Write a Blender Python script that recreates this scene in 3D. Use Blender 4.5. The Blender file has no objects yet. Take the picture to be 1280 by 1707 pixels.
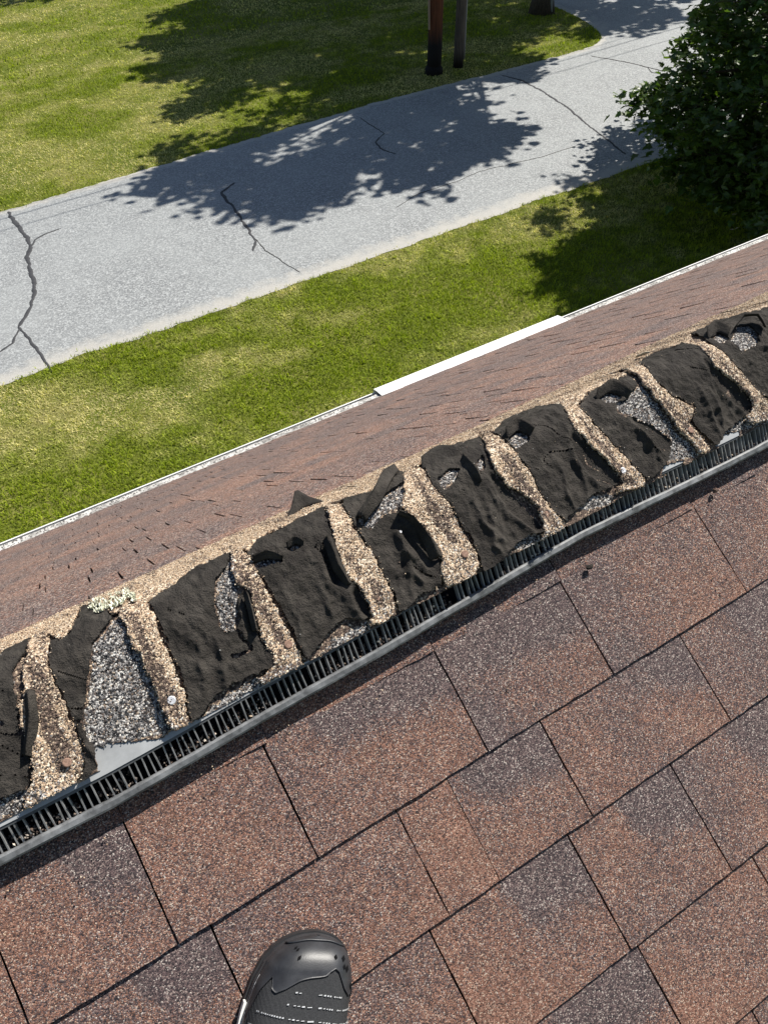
import bpy, math, random
import numpy as np
from mathutils import Vector, Matrix

random.seed(7)
rng = np.random.default_rng(7)
scene = bpy.context.scene
COL = scene.collection

# ------------------------------------------------------------------ camera
RX = np.array([0.8505597136206917, -0.5234757291227637, -0.050212892616119234])
UX = np.array([0.3964625199634836, 0.5755802726855133, 0.7152096335756913])
FX = np.array([0.3454933339873454, 0.6282360310541423, -0.6971038986088425])
CAM = np.array([0.0, 0.0, 5.6])
FPX = 1335.3295
cd = bpy.data.cameras.new('camera')
cam = bpy.data.objects.new('camera', cd)
COL.objects.link(cam)
cam.matrix_world = Matrix(((RX[0], UX[0], -FX[0], CAM[0]), (RX[1], UX[1], -FX[1], CAM[1]),
                           (RX[2], UX[2], -FX[2], CAM[2]), (0, 0, 0, 1)))
cd.sensor_fit = 'VERTICAL'
cd.sensor_height = 24.0
cd.lens = FPX / 1707 * 24.0
cd.clip_start = 0.05
cd.clip_end = 1500
scene.camera = cam

# ------------------------------------------------------------------ light
SUN = np.array([0.85, 0.22, 1.0]); SUN /= np.linalg.norm(SUN)
world = bpy.data.worlds.new('World'); scene.world = world
world.use_nodes = True
wn = world.node_tree
sky = wn.nodes.new('ShaderNodeTexSky'); sky.sky_type = 'NISHITA'; sky.sun_disc = False
sky.sun_elevation = math.asin(SUN[2]); sky.sun_rotation = math.atan2(SUN[0], SUN[1])
sky.air_density = 1.0; sky.dust_density = 0.6
wn.links.new(sky.outputs[0], wn.nodes['Background'].inputs[0])
wn.nodes['Background'].inputs[1].default_value = 0.06
sl = bpy.data.lights.new('sun', 'SUN'); sl.energy = 5.0; sl.angle = math.radians(0.5); sl.color = (1.0, 0.95, 0.87)
so = bpy.data.objects.new('sun', sl); COL.objects.link(so)
so.rotation_euler = Vector((-SUN[0], -SUN[1], -SUN[2])).to_track_quat('-Z', 'Y').to_euler()
so.location = (20, 5, 30)
scene.view_settings.view_transform = 'Standard'; scene.view_settings.look = 'None'
scene.view_settings.exposure = 0.6; scene.view_settings.gamma = 1.0
scene.view_settings.use_curve_mapping = False

# ------------------------------------------------------------------ geometry of the place
S1 = math.radians(33.0); S2 = math.radians(37.3)
N1 = np.array([0, -math.sin(S1), math.cos(S1)]); V1 = np.array([0, math.cos(S1), math.sin(S1)])
N2 = np.array([0, math.sin(S2), math.cos(S2)]); V2 = np.array([0, math.cos(S2), -math.sin(S2)])
XH = np.array([1.0, 0, 0])
A_APEX = 0.15
APEX = A_APEX * V1 - N1 + CAM
EAVE_D = 3.40
TV = 0.037; RB = 0.05
HALF = (S1 + S2) / 2
VB = A_APEX + (TV - RB) * math.tan(HALF)
WE = VB + RB * (S1 + S2)
W_END = WE + 0.13


def near(x, v, h=0.0):
    x = np.asarray(x, float)[..., None]; v = np.asarray(v, float)[..., None]; h = np.asarray(h, float)[..., None]
    return CAM + x * XH + v * V1 + (h - 1) * N1


def far(x, d, h=0.0):
    x = np.asarray(x, float)[..., None]; d = np.asarray(d, float)[..., None]; h = np.asarray(h, float)[..., None]
    return APEX + x * XH + d * V2 + h * N2


CARC = VB * V1 - N1 + (TV - RB) * N1 + CAM


CRX = [-.4, .0, .3, .6, .8, 1.05, 1.3]; CRH = [0, .001, .003, .003, .005, .011, .012]


def cap_surf(x, w, h=0.0):
    """point on the bent ridge cap: w runs across the ridge, h is height above the vent."""
    x = np.asarray(x, float); w = np.asarray(w, float); h = np.asarray(h, float) + 0 * w
    th = np.clip((w - VB) / RB, 0, S1 + S2)
    nn = np.cos(th)[..., None] * N1 + np.sin(th)[..., None] * V1
    p = CARC + (RB + h)[..., None] * nn + x[..., None] * XH
    p = p + (np.interp(x, CRX, CRH) * np.clip((w - .05) / .07, 0, 1))[..., None] * nn
    p = p + np.minimum(w - VB, 0)[..., None] * V1 + np.maximum(w - WE, 0)[..., None] * V2
    return p, nn


def pray(px, py):
    px = np.asarray(px, float); py = np.asarray(py, float)
    return ((px - 640)[..., None] * RX - (py - 853.5)[..., None] * UX) / FPX + FX


def project(P):
    q = np.asarray(P, float) - CAM
    z = q @ FX
    return 640 + FPX * (q @ RX) / z, 853.5 - FPX * (q @ UX) / z, z


def ground(px, py, z=0.0):
    d = pray(px, py)
    return CAM + d * ((z - CAM[2]) / d[..., 2])[..., None]


_W = np.linspace(-0.05, W_END + 0.3, 1500)


def cap_xw(px, py):
    d = np.atleast_2d(pray(px, py)); x = np.zeros(len(d)); w = np.zeros(len(d))
    for i in range(len(d)):
        a = math.atan2(-d[i, 2], d[i, 1])
        for it in range(3):
            P, _ = cap_surf(0 * _W + x[i], _W, 0.004)
            mn = np.minimum.accumulate(np.arctan2(-(P[:, 2] - CAM[2]), P[:, 1]))
            w[i] = np.interp(-a, -mn, _W)
            x[i] = d[i, 0] / d[i, 1] * np.interp(w[i], _W, P[:, 1])
    if np.ndim(px) == 0: return x[0], w[0]
    return x, w


def near_xv(px, py, h=0.0):
    d = pray(px, py)
    t = (h - 1) / (d @ N1)
    P = d * t[..., None]
    return P[..., 0], P @ V1


# ------------------------------------------------------------------ helpers
def vnoise(x, y, seed=0):
    seed = int(seed); x, y = np.broadcast_arrays(np.asarray(x, float), np.asarray(y, float))
    xi = np.floor(x).astype(np.int64); yi = np.floor(y).astype(np.int64)
    fx = x - xi; fy = y - yi
    fx = fx * fx * (3 - 2 * fx); fy = fy * fy * (3 - 2 * fy)

    def hsh(i, j):
        n = (i * 374761393 + j * 668265263 + seed * 1442695041) & 0xFFFFFFFF
        n = ((n ^ (n >> 13)) * 1274126177) & 0xFFFFFFFF
        return ((n ^ (n >> 16)) & 0xFFFF) / 65535.0
    a = hsh(xi, yi); b = hsh(xi + 1, yi); c = hsh(xi, yi + 1); d = hsh(xi + 1, yi + 1)
    return (a * (1 - fx) + b * fx) * (1 - fy) + (c * (1 - fx) + d * fx) * fy


def fbm(x, y, seed=0, oct=4):
    s = 0; a = 0.5; t = 0
    for k in range(oct):
        s = s + a * vnoise(x, y, seed + k * 17); t += a
        x = x * 2.03; y = y * 2.03; a *= 0.5
    return s / t


def inpoly(x, y, poly):
    r = np.zeros(x.shape, bool)
    n = len(poly)
    for i in range(n):
        x1, y1 = poly[i]; x2, y2 = poly[(i + 1) % n]
        if y1 == y2:
            continue
        c = ((y1 > y) != (y2 > y)) & (x < (x2 - x1) * (y - y1) / (y2 - y1) + x1)
        r ^= c
    return r


def raw_mesh(name, verts, faces, mat=None, smooth=False, attrs=None):
    """faces: an (n,3) or (n,4) array, or a list of such arrays"""
    me = bpy.data.meshes.new(name)
    verts = np.asarray(verts, np.float32)
    if not isinstance(faces, list):
        faces = [faces]
    faces = [np.asarray(f, np.int32) for f in faces if len(f)]
    nl = sum(f.size for f in faces); nf = sum(len(f) for f in faces)
    me.vertices.add(len(verts)); me.vertices.foreach_set('co', verts.ravel())
    me.loops.add(nl); me.polygons.add(nf)
    me.loops.foreach_set('vertex_index', np.concatenate([f.ravel() for f in faces]))
    tot = np.concatenate([np.full(len(f), f.shape[1], np.int32) for f in faces])
    st = np.concatenate([[0], np.cumsum(tot)[:-1]]).astype(np.int32)
    me.polygons.foreach_set('loop_start', st)
    try:
        me.polygons.foreach_set('loop_total', tot)
    except Exception:
        pass
    me.polygons.foreach_set('use_smooth', np.full(nf, bool(smooth)))
    if attrs:
        for k, a in attrs.items():
            a = np.asarray(a, np.float32)
            if a.ndim == 1:
                at = me.attributes.new(k, 'FLOAT', 'POINT'); at.data.foreach_set('value', a)
            else:
                at = me.attributes.new(k, 'FLOAT_COLOR', 'POINT')
                at.data.foreach_set('color', np.concatenate([a, np.ones((len(a), 1), np.float32)], 1).ravel())
    me.update(calc_edges=True)
    me.validate()
    if mat:
        me.materials.append(mat)
    return me


def link(name, me, parent=None, keep=True):
    o = bpy.data.objects.new(name, me); COL.objects.link(o)
    if parent is not None:
        o.parent = parent
        if keep:
            o.matrix_parent_inverse = WM[parent.name].inverted()
        WM[o.name] = WM[parent.name] if not keep else Matrix.Identity(4)
    else:
        WM[o.name] = Matrix.Identity(4)
    return o


WM = {}


def empty(name, loc=(0, 0, 0), mat4=None):
    o = bpy.data.objects.new(name, None); COL.objects.link(o)
    o.empty_display_size = 0.2
    m = mat4 if mat4 is not None else Matrix.Translation(Vector(loc))
    o.matrix_world = m
    WM[o.name] = m.copy()
    return o


def tag(o, label=None, cat=None, group=None, kind=None):
    if label: o['label'] = label
    if cat: o['category'] = cat
    if group: o['group'] = group
    if kind: o['kind'] = kind
    return o


class MB:
    def __init__(s): s.v = []; s.q = []; s.t = []; s.n = 0

    def add(s, v, q=(), t=()):
        v = np.asarray(v, float).reshape(-1, 3)
        s.v.append(v)
        if len(q): s.q.append(np.asarray(q) + s.n)
        if len(t): s.t.append(np.asarray(t) + s.n)
        s.n += len(v)

    def hexa(s, P):      # P: 8 points, bottom ring then top ring
        s.add(P, q=[(0, 3, 2, 1), (4, 5, 6, 7), (0, 1, 5, 4), (1, 2, 6, 5), (2, 3, 7, 6), (3, 0, 4, 7)])

    def box(s, a, b):
        x0, y0, z0 = a; x1, y1, z1 = b
        s.hexa([(x0, y0, z0), (x1, y0, z0), (x1, y1, z0), (x0, y1, z0), (x0, y0, z1), (x1, y0, z1), (x1, y1, z1), (x0, y1, z1)])

    def tube(s, pts, rad, n=8, cap=True):
        pts = np.asarray(pts, float); m = len(pts)
        rad = np.broadcast_to(np.asarray(rad, float), (m,))
        V = []
        for i in range(m):
            d = pts[min(i + 1, m - 1)] - pts[max(i - 1, 0)]; d = d / (np.linalg.norm(d) + 1e-12)
            u = np.cross(d, [0, 0, 1.0]) if abs(d[2]) < 0.95 else np.cross(d, [1.0, 0, 0])
            u /= np.linalg.norm(u); w = np.cross(d, u)
            a = np.arange(n) * 2 * math.pi / n
            V.append(pts[i] + rad[i] * (np.cos(a)[:, None] * u + np.sin(a)[:, None] * w))
        q = [(i * n + k, i * n + (k + 1) % n, (i + 1) * n + (k + 1) % n, (i + 1) * n + k) for i in range(m - 1) for k in range(n)]
        V = np.concatenate(V)
        t = []
        if cap:
            V = np.concatenate([V, pts[:1], pts[-1:]])
            t = [(m * n, (k + 1) % n, k) for k in range(n)] + [(m * n + 1, (m - 1) * n + k, (m - 1) * n + (k + 1) % n) for k in range(n)]
        s.add(V, q=q, t=t)

    def mesh(s, name, mat=None, smooth=False):
        f = []
        if s.q: f.append(np.concatenate(s.q))
        if s.t: f.append(np.concatenate(s.t))
        return raw_mesh(name, np.concatenate(s.v), f, mat, smooth)

    def build(s, name, mat, parent=None, smooth=False):
        return link(name, s.mesh(name, mat, smooth), parent)


# ------------------------------------------------------------------ materials
class NT:
    def __init__(s, name, rough=0.9, spec=0.3):
        s.m = bpy.data.materials.new(name); s.m.use_nodes = True
        s.t = s.m.node_tree; s.b = s.t.nodes['Principled BSDF']
        s.b.inputs['Roughness'].default_value = rough
        s.b.inputs['Specular IOR Level'].default_value = spec

    def n(s, typ, **kw):
        o = s.t.nodes.new(typ)
        for k, v in kw.items():
            if k in o.inputs.keys():
                o.inputs[k].default_value = v
            else:
                setattr(o, k, v)
        return o

    def l(s, a, b): s.t.links.new(a, b)

    def pos(s): return s.n('ShaderNodeNewGeometry').outputs['Position']

    def noise(s, vec, scale, detail=3, rough=0.55):
        o = s.n('ShaderNodeTexNoise'); o.inputs['Scale'].default_value = scale
        o.inputs['Detail'].default_value = detail; o.inputs['Roughness'].default_value = rough
        s.l(vec, o.inputs['Vector']); return o.outputs['Fac']

    def vor(s, vec, scale, feature='F1'):
        o = s.n('ShaderNodeTexVoronoi'); o.feature = feature; o.inputs['Scale'].default_value = scale
        s.l(vec, o.inputs['Vector']); return o

    def ramp(s, fac, stops, interp='LINEAR'):
        o = s.n('ShaderNodeValToRGB'); o.color_ramp.interpolation = interp
        e = o.color_ramp.elements
        while len(e) > len(stops): e.remove(e[-1])
        while len(e) < len(stops): e.new(1)
        for i, (p, c) in enumerate(stops):
            e[i].position = p; e[i].color = (*c, 1)
        s.l(fac, o.inputs[0]); return o.outputs[0]

    def mix(s, fac, a, b, blend='MIX'):
        o = s.n('ShaderNodeMix', data_type='RGBA', blend_type=blend)
        for sock, val in ((o.inputs[0], fac), (o.inputs[6], a), (o.inputs[7], b)):
            if hasattr(val, 'is_linked'): s.l(val, sock)
            elif isinstance(val, tuple): sock.default_value = (*val, 1)
            else: sock.default_value = val
        return o.outputs[2]

    def math(s, op, a, b=0.0, clamp=False):
        o = s.n('ShaderNodeMath', operation=op); o.use_clamp = clamp
        for sock, val in ((o.inputs[0], a), (o.inputs[1], b)):
            if hasattr(val, 'is_linked'): s.l(val, sock)
            else: sock.default_value = val
        return o.outputs[0]

    def attr(s, name, out='Fac'):
        o = s.n('ShaderNodeAttribute'); o.attribute_name = name; return o.outputs[out]

    def color(s, c):
        if hasattr(c, 'is_linked'): s.l(c, s.b.inputs['Base Color'])
        else: s.b.inputs['Base Color'].default_value = (*c, 1)

    def bump(s, h, strength, dist):
        o = s.n('ShaderNodeBump'); o.inputs['Strength'].default_value = strength; o.inputs['Distance'].default_value = dist
        s.l(h, o.inputs['Height']); s.l(o.outputs[0], s.b.inputs['Normal'])


def granule_mat(name, warm, cool, size, toneattr=True):
    """mineral granules: every voronoi cell is one chip with a colour of its own"""
    t = NT(name, 0.85, 0.35)
    p = t.pos()
    v = t.vor(p, 1 / size)
    sep = t.n('ShaderNodeSeparateColor'); t.l(v.outputs['Color'], sep.inputs[0])
    cw = t.ramp(sep.outputs[0], warm, 'CONSTANT'); cc = t.ramp(sep.outputs[0], cool, 'CONSTANT')
    patch = t.noise(p, 7.0, 3, 0.6)
    f = t.math('MULTIPLY_ADD', patch, 1.3)
    t.t.nodes[-1].inputs[2].default_value = -0.65
    if toneattr:
        f = t.math('ADD', f, t.attr('tone'))
        oi = t.n('ShaderNodeObjectInfo')
        r = t.math('MULTIPLY', oi.outputs['Random'], 0.25)
        f = t.math('ADD', f, r)
    # each chip chooses its mix by comparing its own random number with the local share of warm chips
    g = t.math('SUBTRACT', f, sep.outputs[1]); g = t.math('MULTIPLY', g, 3.0); g = t.math('ADD', g, 0.5, True)
    c = t.mix(g, cc, cw)
    wear = t.noise(p, 45.0, 2)
    c = t.mix(t.math('MULTIPLY', t.ramp(wear, [(0.35, (0, 0, 0)), (0.75, (1, 1, 1))]), 0.25), c, (0.05, 0.04, 0.038))
    t.color(c)
    hgt = t.math('SUBTRACT', sep.outputs[2], t.math('MULTIPLY', v.outputs['Distance'], 1.2))
    t.bump(hgt, 0.75, size * 0.55)
    return t.m


WARM = [(0, (.050, .028, .023)), (.12, (.150, .074, .050)), (.38, (.215, .102, .070)), (.60, (.30, .155, .108)), (.79, (.385, .228, .165)), (.93, (.50, .38, .29))]
COOL = [(0, (.024, .019, .022)), (.20, (.060, .043, .046)), (.45, (.105, .070, .070)), (.67, (.18, .128, .118)), (.84, (.30, .235, .21)), (.95, (.50, .44, .39))]
M_SHINGLE = granule_mat('shingle_granules', WARM, COOL, 0.00125)
M_SHINGLE2 = granule_mat('coarse_shingle_granules', WARM[:2] + [(.34, (.25, .118, .082)), (.55, (.35, .185, .13)), (.75, (.46, .28, .205)), (.9, (.62, .48, .38))],
                         COOL[:2] + [(.42, (.11, .073, .070)), (.63, (.19, .135, .124)), (.8, (.33, .255, .23)), (.93, (.54, .47, .41))], 0.0023)
TAN = [(0, (.11, .075, .055)), (.12, (.32, .22, .145)), (.33, (.49, .36, .24)), (.58, (.61, .475, .335)), (.83, (.76, .65, .50))]
GREY = [(0, (.02, .02, .022)), (.3, (.09, .085, .085)), (.5, (.2, .19, .185)), (.7, (.38, .36, .34)), (.87, (.62, .6, .56))]
BROWN = [(0, (.03, .02, .016)), (.25, (.075, .05, .038)), (.5, (.13, .09, .07)), (.8, (.22, .16, .12)), (.93, (.45, .35, .25))]


def cap_mat():
    t = NT('cap_granules', 0.85, 0.4)
    p = t.pos(); v = t.vor(p, 1 / 0.0021)
    sep = t.n('ShaderNodeSeparateColor'); t.l(v.outputs['Color'], sep.inputs[0])
    a = t.ramp(sep.outputs[0], TAN, 'CONSTANT'); b = t.ramp(sep.outputs[0], GREY, 'CONSTANT'); d = t.ramp(sep.outputs[0], BROWN, 'CONSTANT')
    g = t.attr('grey'); k = t.attr('bare')
    g2 = t.math('ADD', t.math('MULTIPLY', t.math('SUBTRACT', g, sep.outputs[1]), 5.0), 0.5, True)
    k2 = t.math('ADD', t.math('MULTIPLY', t.math('SUBTRACT', k, sep.outputs[2]), 5.0), 0.5, True)
    c = t.mix(k2, t.mix(g2, a, b), d)
    t.color(c)
    t.bump(t.math('SUBTRACT', sep.outputs[2], v.outputs['Distance']), 0.8, 0.0012)
    return t.m


M_CAP = cap_mat()


def vcol_mat(name, rough=0.85, spec=0.35, trans=0.0):
    t = NT(name, rough, spec)
    c = t.attr('col', 'Color')
    t.color(c)
    if trans:
        tr = t.n('ShaderNodeBsdfTranslucent'); mx = t.n('ShaderNodeMixShader'); mx.inputs[0].default_value = trans
        t.l(t.mix(1.0, c, (1.5, 1.6, 0.7), 'MULTIPLY'), tr.inputs[0])
        t.l(t.b.outputs[0], mx.inputs[1]); t.l(tr.outputs[0], mx.inputs[2])
        t.l(mx.outputs[0], t.t.nodes['Material Output'].inputs[0])
    return t.m


M_GRAIN = vcol_mat('loose_granules', 0.75, 0.4)
M_BLADE = vcol_mat('grass_blades', 0.7, 0.25, 0.3)


def mat_black():
    t = NT('bare_asphalt_mat', 0.92, 0.2)
    p = t.pos()
    n1 = t.noise(p, 30, 5, 0.65); n2 = t.noise(p, 420, 3, 0.7)
    c = t.ramp(n1, [(.28, (.024, .021, .019)), (.5, (.043, .038, .033)), (.74, (.080, .071, .061))])
    v = t.vor(p, 1 / 0.0035); sep = t.n('ShaderNodeSeparateColor'); t.l(v.outputs['Color'], sep.inputs[0])
    spk = t.math('MULTIPLY', t.math('GREATER_THAN', sep.outputs[0], 0.975), t.math('LESS_THAN', v.outputs['Distance'], 0.34))
    c = t.mix(t.math('MULTIPLY', t.math('GREATER_THAN', n2, .6), 0.35), c, (.012, .011, .010))
    t.color(c)
    h = t.math('ADD', t.math('MULTIPLY', n2, 0.5), n1)
    t.bump(h, 0.9, 0.008)
    return t.m


M_BLACK = mat_black()


def simple(name, c, rough=0.6, spec=0.4, scale=None, amt=0.25, bump=0.0, metal=0.0):
    t = NT(name, rough, spec); t.b.inputs['Metallic'].default_value = metal
    if scale:
        n = t.noise(t.pos(), scale, 5, 0.6)
        t.color(t.ramp(n, [(.25, tuple(x * (1 - amt) for x in c)), (.75, tuple(min(1, x * (1 + amt)) for x in c))]))
        if bump: t.bump(n, 0.6, bump)
    else:
        t.color(c)
    return t.m


M_PLASTIC = simple('vent_plastic', (.07, .073, .076), .5, .5, 60, .5, .001)
M_LIP = simple('vent_lip_plastic', (.155, .16, .165), .55, .45, 70, .7, .001)
M_CAVITY = simple('vent_cavity', (.012, .012, .013), .9, .2)
M_RIB = simple('vent_rib_plastic', (.23, .23, .23), .5, .5, 90, .5)
M_DECK = simple('roof_underlayment', (.02, .018, .017), .95, .1, 40, .3)
M_WHITE = simple('white_aluminium', (.78, .78, .76), .45, .4, 6, .06)
M_WALL = simple('clapboard_paint', (.55, .54, .5), .7, .3, 4, .06)
M_NAIL_R = simple('rusty_nail_head', (.27, .17, .125), .85, .3, 500, .6)
M_NAIL_W = simple('zinc_nail_head', (.62, .62, .64), .45, .5, 200, .15, metal=.3)

# ================================================================== SETTING
def lawn_mat():
    t = NT('lawn_soil_and_thatch', 0.95, 0.1)
    p = t.pos()
    n1 = t.noise(p, 0.9, 4, 0.6); n2 = t.noise(p, 14, 4, 0.7)
    c = t.ramp(n1, [(.3, (.085, .115, .012)), (.5, (.14, .16, .025)), (.7, (.25, .23, .08))])
    c = t.mix(t.ramp(n2, [(.4, (0, 0, 0)), (.7, (.6, .6, .6))]), c, (.035, .045, .010))
    t.color(c); t.bump(n2, .5, .05)
    return t.m


M_LAWN = lawn_mat()
g = MB(); g.add([(-500, -400, 0), (600, -400, 0), (600, 700, 0), (-500, 700, 0)], q=[(0, 1, 2, 3)])
tag(g.build('lawn', M_LAWN), kind='structure')


def edge_near(x):
    return 9.70 + 0.012 * x + 0.10 * (fbm(x * 0.9, x * 0 + 3, 5) - .5) + 0.09 * (fbm(x * 5, x * 0, 8) - .5) + .03 * (fbm(x * 17, x * 0, 9) - .5)


def edge_far(x):
    y = 15.02 + 0.075 * np.clip(x, -5, 9) - 0.006 * np.clip(x - 9, 0, 99) + 0.12 * (fbm(x * 0.8, x * 0 + 9, 15) - .5) + 0.09 * (fbm(x * 5, x * 0, 18) - .5) + .06 * (fbm(x * 17, x * 0, 19) - .5)
    t = np.clip((x - 14.6) / 2.6, 0, 1)
    y = y + 7 * (1 - np.sqrt(np.clip(1 - t ** 2.6, 0, 1))) + np.where(x > 17.2, 30, 0)
    return y


def road_mat():
    t = NT('weathered_asphalt', 0.72, 0.4)
    p = t.pos()
    v = t.vor(p, 55); sep = t.n('ShaderNodeSeparateColor'); t.l(v.outputs['Color'], sep.inputs[0])
    c = t.ramp(sep.outputs[0], [(0, (.13, .138, .145)), (.3, (.205, .214, .217)), (.7, (.265, .276, .277)), (.88, (.40, .415, .415))])
    n = t.noise(p, .7, 4, .6)
    c = t.mix(t.ramp(n, [(.35, (0, 0, 0)), (.7, (.55, .55, .55))]), c, (.32, .335, .335))
    n2 = t.noise(p, 9, 4, .7)
    c = t.mix(t.ramp(n2, [(.5, (0, 0, 0)), (.8, (.4, .4, .4))]), c, (.17, .17, .172))
    e = t.attr('edge')
    e = t.math('ADD', e, t.math('MULTIPLY', t.math('SUBTRACT', t.noise(p, 5, 4), .5), .7), True)
    c = t.mix(t.ramp(e, [(.45, (0, 0, 0)), (.8, (.85, .85, .85))]), c, (.41, .395, .36))
    t.color(c); t.bump(t.math('ADD', sep.outputs[1], n2), .5, .006)
    return t.m


xs = np.concatenate([np.linspace(-60, -2, 60), np.linspace(-1.9, 17.15, 400), np.linspace(17.3, 80, 60)])
yn, yf = edge_near(xs), edge_far(xs)
prof = [0, .02, .05, .09, .16, .3, .5, .7, .84, .91, .95, .98, 1]
V = []; E = []
for f in prof:
    w_ = np.minimum(yf, 16.2) - yn
    yy = yn + (f * w_ if f < 1 else yf - yn)
    if f >= .98: yy = yf - (1 - f) * w_
    V.append(np.stack([xs, yy, 0.006 + 0.05 * (1 - (2 * f - 1) ** 2) + 0 * xs], 1))
    E.append(np.full(len(xs), max(0, 1 - f / .12, 1 - (1 - f) / .07)))
m = len(xs); k = len(prof)
idx = np.arange(m * k).reshape(k, m)
q = np.stack([idx[:-1, :-1], idx[:-1, 1:], idx[1:, 1:], idx[1:, :-1]], -1).reshape(-1, 4)
road = link('road', raw_mesh('road', np.concatenate(V), q, road_mat(), True, {'edge': np.concatenate(E)}))
tag(road, kind='structure')


def road_z(P):
    f = (P[:, 1] - edge_near(P[:, 0])) / (np.minimum(edge_far(P[:, 0]), 16.2) - edge_near(P[:, 0]))
    return 0.006 + 0.05 * (1 - (2 * np.clip(f, 0, 1) - 1) ** 2)


M_TAR = simple('crack_sealant', (.045, .046, .05), .75, .3, 20, .3)
M_CRACK = simple('open_crack', (.05, .048, .045), .95, .1)
TAR = [([(14, 350), (22, 366), (36, 382), (46, 396), (51, 412), (45, 430), (49, 446), (57, 470), (60, 488), (52, 512), (38, 535), (33, 545)], 11, M_TAR),
       ([(49, 424), (58, 402), (76, 390), (103, 381)], 5, M_TAR),
       ([(34, 546), (22, 572), (3, 585)], 7, M_TAR), ([(33, 545), (48, 563), (66, 590), (84, 617)], 8, M_TAR),
       ([(390, 306), (370, 321), (378, 336), (394, 350), (403, 369), (418, 386), (426, 401), (424, 418)], 7, M_TAR),
       ([(426, 398), (443, 418), (467, 430), (497, 452)], 2, M_CRACK),
       ([(640, 223), (627, 238), (634, 249), (660, 258)], 4, M_TAR), ([(600, 195), (625, 212), (640, 223)], 2, M_CRACK),
       ([(836, 124), (868, 133), (900, 150), (930, 170), (955, 189), (975, 206), (996, 222), (1010, 232), (1042, 256)], 6, M_TAR),
       ([(985, 92), (1010, 97), (1040, 103), (1075, 112), (1106, 121)], 3.2, M_CRACK), ([(1078, 113), (1086, 122), (1112, 126)], 2, M_CRACK),
       ([(660, 346), (700, 322), (760, 303), (800, 286), (900, 262), (960, 243)], 1.1, M_CRACK)]
for pts, wpx, mt in TAR:
    P = ground(*np.array(pts, float).T, z=0.04)
    # resample and wander
    s = np.concatenate([[0], np.cumsum(np.linalg.norm(np.diff(P, axis=0), axis=1))])
    u = np.linspace(0, s[-1], max(6, int(s[-1] / 0.035)))
    Q = np.stack([np.interp(u, s, P[:, i]) for i in range(3)], 1)
    Q[:, 0] += .07 * (fbm(u * 4, u * 0, wpx * 3 + len(pts), 5) - .5) +   .016 * (vnoise(u * 14, u * 0, 3) - .5); Q[:, 1] += .06 * (fbm(u * 4, u * 0 + 5, 4, 5) - .5)
    dep = project(Q)[2]
    wd = .85 * wpx * dep / FPX * .5 * (.42 + .75 * fbm(u * 7, u * 0, 21, 5)); wd *= np.clip(np.minimum(u, s[-1] - u) / .08 + .35, 0, 1)
    T = np.gradient(Q, axis=0); T[:, 2] = 0; T /= np.linalg.norm(T, axis=1)[:, None] + 1e-9
    L = np.stack([-T[:, 1], T[:, 0], 0 * u], 1)
    z = road_z(Q)
    rows = []
    for sgn, hz in ((-1, -.002), (-.7, .005), (.7, .005), (1, -.002)):
        R_ = Q + L * wd[:, None] * sgn; R_[:, 2] = z + hz; rows.append(R_)
    n_ = len(u); I = np.arange(4 * n_).reshape(4, n_)
    q = np.stack([I[:-1, :-1], I[:-1, 1:], I[1:, 1:], I[1:, :-1]], -1).reshape(-1, 4)
    o = link('tar_seam' if mt is M_TAR else 'crack', raw_mesh('seam', np.concatenate(rows), q, mt, True), road)


# ---- grass blades
def grass_patch(name, x0, x1, y0, y1, n, lo, hi, wid, keep, bias=0.0):
    x = rng.uniform(x0, x1, n); y = rng.uniform(y0, y1, n)
    k_ = keep(x, y); x = x[k_]; y = y[k_]; n = len(x)
    patch = fbm(x * .55, y * 1.1, 31, 4); fine = fbm(x * 3.2, y * 3.2, 77, 3); cl = fbm(x * 9, y * 9, 12, 2)
    dry = np.clip((patch - .5) * 3.2 + (fine - .5) * 1.6 + .34 + bias + rng.normal(0, .16, n), 0, 1)
    ln = rng.uniform(lo, hi, n) * (.65 + .8 * cl) * (1 - .3 * dry)
    a = rng.uniform(0, 2 * math.pi, n); tilt = rng.uniform(.15, 1.15, n) + .2 * dry
    d = np.stack([np.cos(a) * np.sin(tilt), np.sin(a) * np.sin(tilt), np.cos(tilt)], 1)
    b = a + rng.normal(math.pi / 2, .5, n)
    s_ = np.stack([np.cos(b), np.sin(b), 0 * b], 1) * (wid * rng.uniform(.6, 1.3, n))[:, None]
    base = np.stack([x, y, 0 * x - .004], 1)
    mid = base + d * (ln * .55)[:, None]; tip = base + d * ln[:, None]; tip[:, 2] -= ln * .22
    v = np.stack([base - s_, base + s_, mid + s_ * .75, mid - s_ * .75, tip], 1).reshape(-1, 3)
    i = np.arange(n)[:, None] * 5
    green = np.array([.155, .210, .012]); lush = np.array([.30, .35, .022]); straw = np.array([.54, .49, .22])
    c = green + (lush - green) * rng.uniform(0, 1, n)[:, None] ** 1.3
    c = c + (straw - c) * (dry ** 1.5)[:, None]
    c *= (rng.uniform(.6, 1.3, n) * (.75 + .6 * cl))[:, None]
    o = link(name, raw_mesh(name, v, [i + np.array([0, 1, 2, 3]), i + np.array([3, 2, 4])], M_BLADE, False, {'col': np.repeat(c, 5, 0)}))
    tag(o, kind='stuff')
    return o


def off_road(x, y):
    e = rng.normal(0, .035, len(x))
    return (y < edge_near(x) + e) | ((y > edge_far(x) - e) & (x < 17.4))


grass_patch('grass', -1.5, 13, 5.6, 9.9, 230000, .035, .08, .0050, off_road)
grass_patch('grass', -3, 17.5, 14.9, 22.5, 190000, .04, .085, .0070, off_road, .14)
grass_patch('grass', -2, 26, 22.5, 36, 110000, .05, .10, .012, off_road, .2)

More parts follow.
